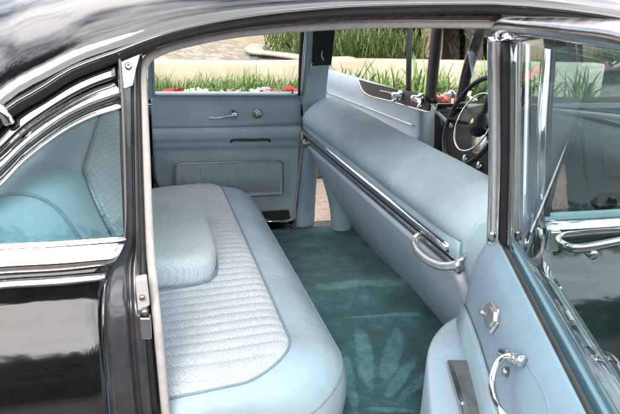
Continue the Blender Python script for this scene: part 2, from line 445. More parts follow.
# C-pillar skin behind the quarter window
rows = []
for (xx, zt) in [(drip[0].x+.02, drip[0].z), (drip[0].x-.15, drip[0].z-.10), (drip[0].x-.5, 1.06)]:
    rows.append([Vector((xx, (z-1.02)*TUM, z)) for z in [1.0+(zt-1.0)*k/6 for k in range(7)]])
part('rear_pillar', loft_bm(rows), 'paint', mods=(SOLID(.01, -1),))
rows = [[Vector((p.x, 1.5-p.y, p.z)) for p in r] for r in rows]
part('rear_pillar', loft_bm(rows), 'paint', mods=(SOLID(.01, 1),))
# small bright moulding corner at far left
part('pillar_moulding', tube_bm([side(-30,118,-.02), side(-8,108,-.02), side(3,113,-.02), side(9,124,-.014)], .010, 10), 'chrome', qp)

# ---- far side shell of the body
def far_skin_rows(x0, x1, z0=.32, z1=1.04):
    rows = []
    for k in range(9):
        x = x0+(x1-x0)*k/8
        rows.append([Vector((x, 1.5-skin_y(z)+.0, z)) for z in [z1+(z0-z1)*j/16 for j in range(17)]])
    return rows
part('far_quarter_panel', loft_bm(far_skin_rows(-1.7, -.02)), 'paint', mods=(SOLID(.01, 1),))
part('far_rear_fender_top', loft_bm([[Vector((x, 1.44+.1*math.sin(k/4*PI/2), 1.02+.02*math.cos(k/4*PI/2))) for k in range(5)] for x in (-1.7,-.9,-.02)]), 'paint')
# rear deck, tail
rows = [[Vector((x, -.0+1.5*k/10, 1.0+.06*math.sin(PI*k/10)-.12*sstep(-1.0,-1.8,x))) for k in range(11)] for x in (-.62,-.9,-1.2,-1.5,-1.75)]
part('boot_lid', loft_bm(rows), 'paint', mods=(SOLID(.01),))
part('tail_panel', prism_bm([(-1.75,-.05,.35),(-1.75,1.55,.35),(-1.75,1.5,.93),(-1.75,0,.93)], (.02,0,0)), 'paint', smooth=False)
# parcel shelf + rear window
part('parcel_shelf', prism_bm([(-.32,.06,1.03),(-.32,1.44,1.03),(-.68,1.44,1.02),(-.68,.06,1.02)], (0,0,.012)), 'leather', smooth=False)
rw = [Vector((-.66,.12,1.05)), Vector((-.66,1.38,1.05)), Vector((-.40,1.30,1.27)), Vector((-.40,.20,1.27))]
rwo = part('rear_window', tube_bm(rw, .012, 8, closed=True, smooth=False), 'chrome')
part('pane', prism_bm(rw, (0,.0,.004)), 'glass', rwo, smooth=False)
# interior C-pillar trims
for y, sg in ((.09, 1), (1.41, -1)):
    part('pillar_trim', loft_bm([[Vector((x, y+sg*(z-1.02)*TUM, z)) for z in (1.03, 1.12, 1.2, 1.27)] for x in ((-.36,-.42,-.6) if y < 1 else (-.02,-.2,-.6))]), 'leather', mods=(SOLID(.01),))
part('side_trim', prism_bm([(-.01,1.46,.5),(-.01,1.46,1.05),(-.6,1.46,1.05),(-.6,1.46,.5)], (0,.02,0)), 'door_blue', smooth=False)
# far quarter window: frame and pane
fq = [Vector((-.03,1.48,1.06)), Vector((-.32,1.48,1.06)), Vector((-.2,1.44,1.2)), Vector((-.10,1.42,1.28)), Vector((-.03,1.41,1.31))]

# ---- floor, sills
rows = []
for i in range(41):
    x = .20+(1.45-.20)*i/40; row = []
    for k in range(61):
        y = .03+1.42*k/60
        z = .5+.03*math.exp(-((y-.76)/.16)**2)+.004*noise.noise(Vector((x*9, y*9, 0)))
        z += .012*math.exp(-((y-.56-.1*(x-.6))/.02)**2)*.8
        row.append(Vector((x, y, z)))
    rows.append(row)
part('carpet', loft_bm(rows), 'carpet', mods=(SOLID(.01, -1),))
part('sill_plate', box_bm((.4,-.005,.47), (1.1,.07,.05)), 'brushed', smooth=False, mods=(BEV(.008),))
part('rocker_panel', box_bm((.55,-.05,.36), (1.5,.1,.15)), 'paint', mods=(BEV(.02,3),))
part('far_rocker_panel', box_bm((.2,1.52,.40), (.9,.10,.17)), 'paint', mods=(BEV(.02,3),))
part('far_sill_plate', box_bm((.99,1.5,.475), (.64,.12,.03)), 'dark_trim', smooth=False, mods=(BEV(.006),))
part('underbody', box_bm((.2,.75,.42), (2.6,1.42,.03)), 'rubber', smooth=False)

# ================================================================== REAR BENCH
Y0, Y1 = -.015, 1.455
PROF = [(-.14,.70),(-.05,.715),(.05,.728),(.15,.737),(.24,.741),(.30,.738),(.35,.731),(.385,.717),(.41,.695),(.425,.662),(.428,.62),(.42,.56),(.41,.50)]
prof = [Vector((x, 0, z)) for x, z in PROF]
prof = resample(prof, 40)
def endf(y, r0=.14, r1=.16):
    t = 0
    if y < Y0+r0: t = 1-(y-Y0)/r0
    if y > Y1-r1: t = 1-(Y1-y)/r1
    t = max(0, min(1, t)); return 1-math.sqrt(max(0, 1-t*t))
def cush(p, y):
    e = endf(y); w = sstep(-.1, .42, p.x)
    x = p.x - .115*e*w
    z = p.z
    if z > .5: z = z - .075*e*(z-.5)/.24
    z += .008*math.sin(PI*(y-Y0)/(Y1-Y0)) * (1 if p.x < .38 else .3)
    z += .0025*noise.noise(Vector((x*7, y*5, 3)))
    return Vector((x, y, z))
ys = [Y0+(Y1-Y0)*(.5-.5*math.cos(PI*k/70)) for k in range(71)]
rows = [[cush(p, y) for p in prof] for y in ys]
for Yend, idx in ((Y0, 0), (Y1, -1)):   # close the ends down to the floor
    r = rows[idx]; low = [Vector((q.x, Yend, .48)) for q in r]; mid = [Vector((q.x, Yend, .48+(q.z-.48)*.5)) for q in r]
    if idx == 0: rows = [low, mid]+rows
    else: rows = rows+[mid, low]
bench = part('rear_bench', loft_bm(rows), 'vinyl_seat')
bench['label'] = 'pale blue rear bench cushion with ribbed cloth centre'
def ctop(x, y):
    b = min(prof[:26], key=lambda p: abs(p.x-x)); i = prof.index(b)
    j = min(len(prof)-1, i+1) if x > b.x else max(0, i-1)
    a = prof[j]; t = 0 if abs(a.x-b.x) < 1e-6 else (x-b.x)/(a.x-b.x)
    return cush(b.lerp(a, t), y)
# ribbed insert
IX, IY0, IY1, IR = .290, .012, 1.40, .10
def ins_xmax(y):
    d0 = y-IY0; d1 = IY1-y; d = min(d0, d1)
    return IX - (IR-math.sqrt(max(0, IR*IR-(IR-d)**2)) if d < IR else 0)
rows = []
NY = 420
for k in range(NY+1):
    y = IY0+(IY1-IY0)*k/NY; xm = ins_xmax(y); row = []
    for j in range(29):
        x = -.13+(xm+.13)*j/28
        q = ctop(x, y)
        ed = min(1, min(y-IY0, IY1-y, (xm-x)*1.0)/.02); ed = max(0, ed)
        yy = y+.010*math.sin(x*9)          # ribs bow slightly
        rib = abs(math.sin(PI*yy/.036))**.6
        z = q.z + .002 + ed**.5*(.004+.0055*rib)
        row.append(Vector((q.x, q.y, z)))
    rows.append(row)
ins = part('cloth_insert', loft_bm(rows), 'ribcloth', bench)
def welt_path():
    P = []
    for k in range(0, 61):
        y = IY0+(IY1-IY0)*(.5-.5*math.cos(PI*k/60)); x = ins_xmax(y)+.003; q = ctop(x, y); P.append(q+Vector((0,0,.003)))
    a = [ctop(-.13+(P[0].x+.1)*k/8, IY0-.003)+Vector((0,0,.003)) for k in range(8)]
    b = [ctop(-.13+(P[-1].x+.1)*k/8, IY1+.003)+Vector((0,0,.003)) for k in range(8)][::-1]
    return a+P+b
part('piping', tube_bm(welt_path(), .0026, 8, smooth=False), 'welt', bench)
# piping along the lower front edge and round the near corner
pp = [cush(prof[29], y)+Vector((.001,0,0)) for y in ys]
part('front_piping', tube_bm(pp, .0028, 8, smooth=False), 'welt', bench)
# folded centre armrest: a rounded pad
def pad_bm(x0, x1, y0, y1, z0, z1, r=.05, crown=.01, nx=20, ny=30, p=4.0):
    """closed pad: superelliptic plan, rounded sides"""
    cx, cy = (x0+x1)/2, (y0+y1)/2; hx, hy = (x1-x0)/2, (y1-y0)/2; seg = 72; rows = []
    def ring(s, z, dz=0):
        out = []
        for k in range(seg):
            a = 2*PI*k/seg; c, s_ = math.cos(a), math.sin(a)
            ux = math.copysign(abs(c)**(2/p), c); uy = math.copysign(abs(s_)**(2/p), s_)
            out.append(Vector((cx+ux*(hx-s), cy+uy*(hy-s), z)))
        return out
    h = z1-z0; rr = min(r, h/2)
    for k in range(7):
        a = PI/2*k/6; rows.append(ring(rr*(1-math.sin(a)), z0+rr*(1-math.cos(a))))
    for k in range(7):
        a = PI/2*k/6; rows.append(ring(rr*(1-math.cos(a)), z1-rr+rr*math.sin(a)))
    for f in (.25, .5, .75, .95):
        zc = z1+crown*(1-(1-f)**2)
        rows.append([Vector((cx+(q.x-cx)*(1-f), cy+(q.y-cy)*(1-f), zc)) for q in ring(rr, z1)])
    bm = loft_bm(rows, closed=True); bm.verts.ensure_lookup_table()
    bm.faces.new(bm.verts[-seg:]); bm.faces.new(bm.verts[:seg][::-1]); return bm
arm = part('centre_armrest', pad_bm(-.16, .182, .41, .985, .735, .825, .030, .010, p=5), 'armcloth')
for zz in (.742,):
    P = []
    for k in range(60):
        a = 2*PI*k/60; c, s_ = math.cos(a), math.sin(a)
        P.append(Vector((.011+math.copysign(abs(c)**.4, c)*.172, .69+math.copysign(abs(s_)**.4, s_)*.296, zz+.018)))
    part('piping', tube_bm(P, .003, 8, closed=True, smooth=False), 'welt', arm)

# ---- rear seat back
BP = [(-.02,.72),(-.015,.80),(-.04,.90),(-.075,1.0),(-.105,1.07),(-.13,1.115),(-.17,1.14),(-.22,1.14),(-.27,1.10),(-.3,1.03)]
bprof = resample([Vector((x,0,z)) for x, z in BP], 34)
def bk(p, y, puff=0):
    t = 0
    if y < .05+.14: t = 1-(y-.05)/.14
    if y > 1.45-.14: t = 1-(1.45-y)/.14
    t = max(0, min(1, t)); e = 1-math.sqrt(max(0, 1-t*t))
    return Vector((p.x-.09*e*sstep(.7,.9,p.z)-0+puff, y, p.z-.10*e*sstep(.85, 1.12, p.z)))
ys2 = [.05+1.40*(.5-.5*math.cos(PI*k/50)) for k in range(51)]
rows = [[bk(p, y) for p in bprof] for y in ys2]
rows = [[Vector((-.2, .05, .7+(q.z-.7)*.9)) for q in rows[0]]]+rows+[[Vector((-.2, 1.45, .7+(q.z-.7)*.9)) for q in rows[-1]]]
sb = part('rear_backrest', loft_bm(rows), 'vinyl_seat')
# ribbed insert of the back
rows = []
for k in range(301):
    y = .165+1.15*k/300; row = []
    top = 22 - int(0)
    for j in range(25):
        f = j/24
        hi = .62 - .12*(1-math.sqrt(max(0, 1-max(0, 1-(min(y-.165, 1.315-y))/.1)**2)))
        p = bprof[0].lerp(bprof[0], 0); s = f*hi*(len(bprof)-1); i = int(s); p = bprof[i].lerp(bprof[min(i+1, len(bprof)-1)], s-i)
        q = bk(p, y); ed = max(0, min(1, min(y-.165, 1.315-y)/.02, (1-f)/.06))
        row.append(q+Vector((.003+ed**.5*(.003+.006*abs(math.sin(PI*y/.036))**.6), 0, .002)))
    rows.append(row)
part('cloth_insert', loft_bm(rows), 'ribcloth', sb)
bnd = [rows[0][j] for j in range(0, 25, 3)]+[rows[k][-1] for k in range(0, 301, 12)]+[rows[-1][j] for j in range(24, -1, -3)]
part('piping', tube_bm([p+Vector((.002,0,.001)) for p in bnd], .0035, 8, n=3), 'welt', sb)
pp = [bk(bprof[20], y)+Vector((.0,0,.002)) for y in ys2]
# end seam of the bolster
part('end_piping', tube_bm([bk(p, .085)+Vector((.001,-.002,.001)) for p in bprof[2:28]], .003, 8, smooth=False), 'welt', sb)

# ================================================================== FRONT BENCH
FP = [(.672,.955),(.655,.966),(.645,.982),(.645,1.002),(.658,1.024),(.688,1.051),(.722,1.073),(.758,1.084),(.79,1.078),(.812,1.045),(.83,.95),(.85,.82),(.88,.70)]
fprof = resample([Vector((x,0,z)) for x, z in FP], 36)
FY0, FY1 = .075, 1.475
def fb(p, y):
    t = 0; r0 = .10; r1 = .055
    if y < FY0+r0: t = 1-(y-FY0)/r0
    if y > FY1-r1: t = 1-(FY1-y)/r1
    t = max(0, min(1, t)); e = 1-math.sqrt(max(0, 1-t*t))
    cx = .73
    x = cx+(p.x-cx)*(1-.55*e*sstep(.9, 1.0, p.z)); z = p.z-.07*e*sstep(.93, 1.08, p.z)
    z += .002*noise.noise(Vector((x*12, y*6, 1)))
    return Vector((x, y, z))
ys3 = [FY0+(FY1-FY0)*(.5-.5*math.cos(PI*k/60)) for k in range(61)]
rows = [[fb(p, y) for p in fprof] for y in ys3]
rows = [[Vector((.76, FY0+.0, .8+(q.z-.8)*.8)) for q in rows[0]]]+rows+[[Vector((.76, FY1, .8+(q.z-.8)*.8)) for q in rows[-1]]]
fs = part('front_bench', loft_bm(rows), 'leather')
# band between top roll and rail
BD = [(.668,.962),(.668,.94),(.676,.915),(.684,.895)]
rows = [[Vector((x, y, z)) for x, z in BD] for y in [FY0+.004+(FY1-FY0-.01)*k/20 for k in range(21)]]
part('upper_band', loft_bm(rows), 'vinyl', fs, mods=(SOLID(.01, -1),))
part('seam_piping', tube_bm([Vector((.668, y, .958)) for y in (FY0+.03, .4, .8, 1.2, FY1-.03)], .004, 8), 'welt', fs)
# lower panel leaning forward to the floor
LP = [(.690,.885),(.735,.80),(.785,.71),(.845,.61),(.905,.52),(.915,.495)]
lp = resample([Vector((x,0,z)) for x, z in LP], 20)
rows = [[Vector((p.x+.0015*noise.noise(Vector((p.x*8,y*4,0))), y, p.z)) for p in lp] for y in [FY0+.015+(FY1-FY0-.05)*k/50 for k in range(51)]]
low = part('lower_panel', loft_bm(rows), 'panel_cloth', fs, mods=(SOLID(.02, -1),))
part('base_trim', tube_bm([Vector((.916, y, .505)) for y in (FY0+.02, .7, FY1-.06)], .006, 8), 'rubber', fs)
part('side_seam', tube_bm([Vector((p.x-.003, .19, p.z)) for p in lp[:14]], .0022, 6, smooth=False), 'dark_trim', fs)
# seat squab of the front bench
part('front_cushion', pad_bm(.95, 1.25, .09, 1.45, .55, .76, .06, .02), 'vinyl', fs)
part('end_panel', prism_bm([(.672,FY0-.002,.965),(.672,FY0-.002,.93),(.688,FY0-.002,.888),(.80,FY0-.002,.69),(.915,FY0-.002,.495),(1.02,FY0-.002,.50),(.93,FY0-.002,.75),(.84,FY0-.002,1.0),(.78,FY0-.002,1.03),(.70,FY0-.002,1.01)], (0,.05,0)), 'vinyl', fs, mods=(BEV(.008,3),))
# end foot at the far side
part('seat_foot', loft_bm([[Vector(p) for p in r] for r in [
    [(.700,1.40,.86),(.700,1.46,.86),(.76,1.46,.86),(.76,1.40,.86)],
    [(.735,1.39,.74),(.735,1.46,.74),(.82,1.46,.74),(.82,1.39,.74)],
    [(.775,1.38,.62),(.775,1.46,.62),(.88,1.46,.62),(.88,1.38,.62)],
    [(.785,1.37,.535),(.785,1.46,.535),(.90,1.46,.535),(.90,1.37,.535)],
    [(.79,1.375,.50),(.79,1.455,.50),(.89,1.455,.50),(.89,1.375,.50)]]], closed=True), 'vinyl', fs, mods=(SUB(2),))
# robe rail: chrome bar, dark gap, lower chrome moulding
rail = part('robe_rail', tube_bm([Vector((.660, y, .935)) for y in (.115, .45, .8, 1.15, 1.475)], .0115, 12), 'chrome', fs)
part('lower_moulding', tube_bm([Vector((.676, y, .893)) for y in (.085, .45, .8, 1.15, 1.485)], .009, 10, flat=(1.2,.7), up=(1,0,0)), 'worn_chrome', fs)
part('moulding_shadow_gap', tube_bm([Vector((.674, y, .913)) for y in (.085, .8, 1.485)], .009, 8), 'rubber', fs)
part('upper_bead', tube_bm([Vector((.666, y, .951)) for y in (.2, .8, 1.42)], .0025, 8), 'dark_trim', fs)
# rail end bracket at the far side
part('rail_bracket', pad_bm(.648,.690,1.462,1.492,.88,.935,.012,.0), 'worn_chrome', fs)
for y in (.42, .95):
    part('rail_bracket', box_bm((.668, y, .936), (.02,.02,.022)), 'chrome', fs, mods=(BEV(.004),))
# grab handle near the outer end
gh = [at(424,236,X=.672), at(418,236,X=.655), at(414.5,243,X=.645), at(418,251,X=.638), at(427,259.5,X=.635), at(440,265.5,X=.638), at(452,265.5,X=.645), at(460,262,X=.655), at(464,257,X=.674)]
part('grab_handle', tube_bm(gh, 1, 12, flat=(.006,.011), up=(.5,0,1)), 'satin', fs)

# ================================================================== FAR REAR DOOR (closed)
def fpt(px, py, off=0.0): return at(px, py, Y=1.5+off)
# card as a height field over (x,z)
XA, XB = .035, .655
def card_y(x, z):
    y = 1.50
    y += .020*sstep(.905, .885, z)*1.0 - .018*sstep(1.0, .97, z)*0
    y -= .022*sstep(.845, .87, z)*sstep(.955, .93, z)      # rolled ledge
    y += .02*sstep(1.05, 1.08, z)
    y -= .006*sstep(.83,.79,z)*sstep(.06,.12,x)*sstep(.63,.6,x)
    return y
rows = [[Vector((XA+(XB-XA)*i/40, card_y(XA+(XB-XA)*i/40, z), z)) for z in [.515+(1.082-.515)*j/60 for j in range(61)]] for i in range(41)]
fd = part('far_rear_door', loft_bm(rows), 'door_blue', mods=(SOLID(.02, 1),))
part('outer_skin', loft_bm(far_skin_rows(-.015, .70)), 'paint', fd, mods=(SOLID(.008, 1),))
part('sill_top', loft_bm([[Vector((x, y, z)) for y, z in ((1.495,1.080),(1.51,1.088),(1.54,1.088),(1.56,1.075))] for x in (XA, .3, XB)]), 'door_blue', fd, mods=(SOLID(.004),))
part('belt_bead', tube_bm([fpt(152,128,-.004), fpt(225,126.5,-.004), fpt(302,124,-.004)], .0025, 8), 'welt', fd)
part('upper_crease', tube_bm([fpt(153,126,-.001), fpt(302,122,-.001)], .0025, 8, smooth=False), 'door_blue', fd)
# map pocket
def rrect(px, r=4, n=5):
    (x0,y0),(x1,y1),(x2,y2),(x3,y3) = px; P = [Vector((a,b,0)) for a,b in px]; out = []
    for i in range(4):
        p = P[i]; a = (P[i-1]-p).normalized()*r; b = (P[(i+1)%4]-p).normalized()*r
        for k in range(n+1):
            t = k/n; out.append((p+a)*(1-t)**2+p*2*t*(1-t)+(p+b)*t*t)
    return [(q.x,q.y) for q in out]
pk = rrect([(175.5,164),(283,160.5),(283,194),(175.5,198)], 5)
pocket = part('map_pocket', prism_bm([fpt(x,y,-.016) for x,y in pk], (0,.02,0)), 'cardcloth', fd, smooth=False)
part('pocket_frame', tube_bm([fpt(x,y,-.017) for x,y in pk], .0038, 8, closed=True, smooth=False), 'worn_chrome', pocket)
bm = bmesh.new()
for k in range(40):
    x = 178.5+(281.5-178.5)*k/40
    tube_bm([fpt(x,166.5-(x-178)*.033,-.0165), fpt(x,194.5-(x-178)*.033,-.0165)], .0042, 6, smooth=False, bm=bm)
part('pocket_pleats', bm, 'cardcloth', pocket)
# small vent/ashtray strip above the pocket
part('pull_strip', tube_bm([fpt(231,142,-.012), fpt(234,139.8,-.02), fpt(250,140,-.024), fpt(267,139.6,-.02), fpt(270,141.5,-.012)], .005, 8), 'dark_trim', fd)
# crank
hb = fpt(233.5,114.5,-.006)
cr = part('window_crank', disc_bm(hb, (0,-1,0), .02, .014, 24, prof=[(.021,0),(.02,.006),(.012,.012),(.012,.03),(.007,.034)]), 'chrome', fd)
part('crank_arm', tube_bm([hb+Vector((0,-.03,0)), fpt(225,117.5,-.045), fpt(215,118.5,-.045), fpt(209,118,-.045)], .0065, 10, flat=(1,.7)), 'chrome', cr)
kb = fpt(257.5,113.5,-.004)
dk = part('lock_knob', disc_bm(kb, (0,-1,0), .02, .02, 20, prof=[(.022,0),(.02,.008),(.013,.012),(.015,.03),(.010,.036)]), 'brushed', fd)
# kick plate and edges
part('kick_plate', prism_bm([fpt(x,y,-.006) for x,y in [(262,212),(289,210.5),(291,221),(275,222),(265,218)]], (0,.012,0)), 'dark_trim', fd, smooth=False)
part('kick_moulding', tube_bm([fpt(262,221,-.012), fpt(278,221.5,-.012), fpt(290,220,-.012), fpt(293.5,216,-.012), fpt(296.5,195,-.012), fpt(300,165,-.012), fpt(303,140,-.012)], .005, 8), 'windlace', fd)
part('lower_chrome', tube_bm([fpt(258,221.5,-.018), fpt(288,221.5,-.018)], .006, 8, smooth=False), 'chrome', fd)
# left end: shadow line of the front frame + window frame
part('window_frame', tube_bm([fars(152.5,97,.0), fars(151.5,60,.0), fars(153.5,20,0), fars(180,10,0), fars(298,2,0), fars(303,20,0), fars(301,60,0), fars(300,95,0)], .010, 8, smooth=False), 'dark_trim', fd)
part('frame_rear_trim', prism_bm([fars(x,y,-.01) for x,y in [(148,100),(154.5,97),(154,55),(148,55)]], (0,.02,0)), 'leather', fd, smooth=False)
part('frame_chrome', tube_bm([fars(301,95,-.012), fars(303,60,-.012), fars(306,25,-.012), fars(307,10,-.012)], .0045, 8), 'chrome', fd)
part('door_pull_strap', tube_bm([fpt(152,155,-.01), fpt(155,180,-.03), fpt(162,193,-.03)], .008, 8, flat=(1,.6)), 'dark_trim', fd)
part('lock_button', tube_bm([fpt(292.5,96,.01), fpt(292.5,89,.01)], .004, 8, smooth=False), 'dark_trim', fd)

# ---- far B pillar
bp = part('far_door_post', prism_bm([fars(x,y,.0) for x,y in [(304,-5),(337,-5),(333,30),(330,60),(326,96),(326,118),(304,118),(302,97),(305,60),(307,30)]], (0,.03,0)), 'door_blue', smooth=False, mods=(BEV(.006),))
part('post_cap', prism_bm([fars(x,y,-.006) for x,y in [(314,-5),(337,-5),(335,32),(331.5,65),(312,66),(313.5,32)]], (0,.008,0)), 'black_plastic', bp, smooth=False, mods=(BEV(.003),))
part('coat_hook', tube_bm([fars(322,50,-.012), fars(321.5,56,-.022), fars(323.5,60,-.018)], .003, 8), 'brushed', bp)
part('post_edge', tube_bm([fars(312,62,-.006), fars(309,80,-.006), fars(307,97,-.006)], .003, 8), 'chrome', bp)
part('post_lower', loft_bm([[Vector(p) for p in r] for r in [
    [at(303,128,Y=1.49), at(312,128,Y=1.46), at(322,128,Y=1.49)],
    [at(301,160,Y=1.49), at(310,160,Y=1.455), at(320,160,Y=1.49)],
    [at(298,190,Y=1.49), at(306,190,Y=1.452), at(317.5,190,Y=1.49)],
    [at(294,224,Y=1.49), at(302,225,Y=1.448), at(316,223,Y=1.49)],
    [at(294,228,Y=1.49), at(302,229,Y=1.448), at(316,227,Y=1.49)]]]), 'vinyl', bp, mods=(SOLID(.015,1), SUB(1)))
part('striker_knob', disc_bm(at(306,143,Y=1.45), (-.3,-1,.2), .018, .02, 18), 'brushed', bp)

# ================================================================== FAR FRONT DOOR (standing open)
HX, HY = 1.215, 1.50
fdir = Vector((-.085, 1.0, 0)).normalized(); fn = Vector((-fdir.y, fdir.x, 0))   # fn: inner face looks rearwards
def ffd(px, py, w=0.0):   # onto the inner face plane
    return on_plane(px, py, Vector((HX, HY, 0))+fn*w, fn)
def fd3(u, w, z): return Vector((HX, HY, z))+fdir*u+fn*w
us = [0,.1,.25,.4,.6,.8,1.0,1.15]
zt = 1.045
ztop = [ffd(425,107).z, 0]
rows = []
for u in [k*1.22/24 for k in range(25)]:
    rows.append([fd3(u, w, z) for w, z in [(-.06,.42),(-.085,.6),(-.085,.85),(-.07,1.0),(-.045,1.065),(-.01,1.068),(.0,1.055),(.006,1.0),(.0,.975),(-.004,.9),(.018,.86),(.012,.83),(.0,.8),(.0,.6),(-.01,.42)]])
bm = loft_bm(rows)
bm.verts.ensure_lookup_table(); nn_ = 15
bm.faces.new(bm.verts[:nn_]); bm.faces.new(bm.verts[-nn_:][::-1])
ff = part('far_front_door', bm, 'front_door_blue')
ff['label'] = 'far front door swung open with brown insert and two chrome cranks'
# dark insert with cranks
ins_px = [(358,79.5),(366,82),(385,86.5),(405,91.5),(422,97),(429,105),(428,111),(410,106.5),(390,101),(372,96.5),(364,92)]
fi = part('dark_insert', prism_bm([ffd(x,y,.012) for x,y in ins_px], fn*-.012), 'dark_trim', ff, smooth=False)
part('insert_moulding', tube_bm([ffd(x,y,.014) for x,y in [(358,79.5),(361,87),(364,92),(372,96.5),(390,101),(410,107),(428,112)]], .004, 8), 'chrome', ff)
part('script_badge', tube_bm([ffd(380,91,.014), ffd(384,91.5,.014), ffd(392,93.5,.014)], .006, 6, flat=(1,.5)), 'worn_chrome', ff)
for (bx,by,ex,ey) in ((401,95,392,102),(421,98,419,107)):
    b0 = ffd(bx,by,.012)
    c = part('window_crank', disc_bm(b0, fn, .024, .03, 18, prof=[(.026,0),(.022,.012),(.012,.02),(.014,.045),(.008,.05)]), 'chrome', ff)
    part('crank_arm', tube_bm([b0+fn*.04, (b0+ffd(ex,ey,.06))/2, ffd(ex,ey,.06)], .010, 8), 'chrome', c)
# frame bars of its windows
part('vent_divider', tube_bm([ffd(408.5,93,-.03), ffd(409,60,-.03), ffd(410,20,-.03), ffd(410,-10,-.03)], .014, 8), 'rubber', ff)
part('vent_sill', tube_bm([ffd(407,92.5,-.02), ffd(424,97,-.02), ffd(436,101,-.02)], .012, 8), 'rubber', ff)
part('front_frame', tube_bm([ffd(430,103,-.02), ffd(434,60,-.02), ffd(438,20,-.02), ffd(440,-10,-.02)], .026, 8, flat=(1,.7)), 'dark_trim', ff)
part('top_frame', tube_bm([ffd(440,-10,-.03), ffd(400,-12,-.03), ffd(330,-6,-.03)], .015, 8), 'chrome', ff)
part('rear_frame', tube_bm([fd3(1.2,-.03,1.06), fd3(1.2,-.0,1.3), fd3(1.15,.03,1.46)], .014, 8), 'chrome', ff)
part('mid_crease', tube_bm([fd3(.05,.004,.935), fd3(.6,.004,.935), fd3(1.2,.004,.935)], .004, 8), 'chrome', ff)

# ================================================================== FRONT CABIN
# dashboard, cowl, windscreen pillars, wheel
rows = [[Vector((x, 0.04+1.42*k/20, z-.02*((k-10)/10)**2)) for x, z in [(1.36,.62),(1.34,.80),(1.335,.93),(1.36,.99),(1.42,1.03),(1.52,1.05),(1.70,1.05)]] for k in range(21)]
dash = part('dashboard', loft_bm(rows), 'black_plastic', mods=(SOLID(.02, 1),))
part('dash_moulding', tube_bm([Vector((1.328,y,.90)) for y in (.08,.7,1.42)], .008, 8), 'chrome', dash)
for k in range(3):
    part('dash_knob', disc_bm((1.335, 1.0+.12*k, .85), (-1,0,.1), .018, .03, 16), 'chrome', dash)
part('instrument_dial', disc_bm((1.34, 1.15, .955), (-1,0,.3), .07, .02, 28), 'worn_chrome', dash)
ap = part('far_windscreen_pillar', tube_bm([at(461,100,X=1.42), at(469,68,X=1.41), at(479,35,X=1.36), at(486,10,X=1.3)], .022, 8, flat=(1,.7)), 'dark_trim')
part('pillar_bead', tube_bm([at(457,97,X=1.40), at(464,66,X=1.39), at(474,35,X=1.34)], .005, 8), 'worn_chrome', ap)
part('near_windscreen_pillar', tube_bm([Vector((1.42,.03,1.04)), Vector((1.40,.08,1.2)), Vector((1.28,.15,1.43))], .022, 8, flat=(1,.7)), 'dark_trim')
part('pillar_seal', tube_bm([at(432,107,X=1.30), at(441,116,X=1.31), at(452,127,X=1.32)], .008, 8), 'windlace', ap)
wsf = [Vector((1.46,.05,1.05)), Vector((1.62,.35,1.05)), Vector((1.66,.75,1.05)), Vector((1.62,1.15,1.05)), Vector((1.46,1.45,1.05))]
wst = [Vector((1.27,.17,1.44)), Vector((1.33,.4,1.47)), Vector((1.35,.75,1.48)), Vector((1.33,1.1,1.47)), Vector((1.27,1.33,1.44))]
part('windscreen', loft_bm([resample(wsf,16), [ (a+b)/2 for a,b in zip(resample(wsf,16),resample(wst,16))], resample(wst,16)]), 'glass', mods=(SOLID(.004),))
part('windscreen_header', tube_bm(wst, .014, 8), 'chrome')
# cowl & bonnet & far/near front fender
part('bonnet', loft_bm([[Vector((x, .0+1.5*k/12, 1.03+.05*math.sin(PI*k/12)-.10*sstep(1.8,3.2,x))) for k in range(13)] for x in (1.66,2.0,2.4,2.8,3.2)]), 'paint', mods=(SOLID(.01),))
part('far_front_fender', loft_bm(far_skin_rows(1.30, 3.2)), 'paint', mods=(SOLID(.01,1),))
rows = [[Vector((x, skin_y(z), z)) for z in [1.04-.045*j for j in range(16)]] for x in (1.42,1.8,2.3,2.8,3.2)]
part('near_front_fender', loft_bm(rows), 'paint', mods=(SOLID(.01,1),))
part('door_mirror', disc_bm(at(452.5,94,Y=1.75), (-.6,-.5,.0), .02, .02, 20, prof=[(.008,0),(.020,.005),(.022,.016),(.018,.022)]), 'worn_chrome')
part('mirror_stem', tube_bm([at(452.5,98,Y=1.76), at(452,107,Y=1.72), at(451,113,Y=1.66)], .006, 8), 'chrome', car.children[-1])
# steering wheel
wc = Vector((1.255, 1.11, 1.035)); wn = Vector((-.93, -.0, .36)).normalized()
wu = Vector((0,1,0)); wv = wn.cross(wu).normalized()
def circ(c, r, n=48, a0=0, a1=2*PI): return [c+(wu*math.cos(a0+(a1-a0)*k/n)+wv*math.sin(a0+(a1-a0)*k/n))*r for k in range(n+(0 if a1-a0 > 6.2 else 1))]
sw = part('steering_wheel', tube_bm(circ(wc, .182), .0095, 10, closed=True, smooth=False), 'black_plastic')
part('horn_ring', tube_bm(circ(wc-wn*.005, .120), .0035, 8, closed=True, smooth=False), 'chrome', sw)
for a in (0.15, PI-.15, -PI/2):
    d = wu*math.cos(a)+wv*math.sin(a)
    part('spoke', tube_bm([wc-wn*.03+d*.03, wc-wn*.02+d*.12, wc+d*.18], .008, 8, flat=(1.5,.6)), 'black_plastic' , sw)
hub = part('hub', disc_bm(wc-wn*.045, wn, .045, .05, 28, prof=[(.05,0),(.05,.02),(.035,.04),(.02,.046)]), 'black_plastic', sw)
part('hub_badge', disc_bm(wc+wn*.001, wn, .012, .004, 20), 'gold', hub)
part('steering_column', tube_bm([wc-wn*.04, wc-wn*.3+Vector((0,0,-.0)), wc-wn*.5], .03, 14, smooth=False), 'black_plastic', sw)
part('gear_lever', tube_bm([wc-wn*.12, wc-wn*.1+Vector((0,-.10,.02)), wc-wn*.08+Vector((0,-.2,.05))], .005, 8), 'chrome', sw)

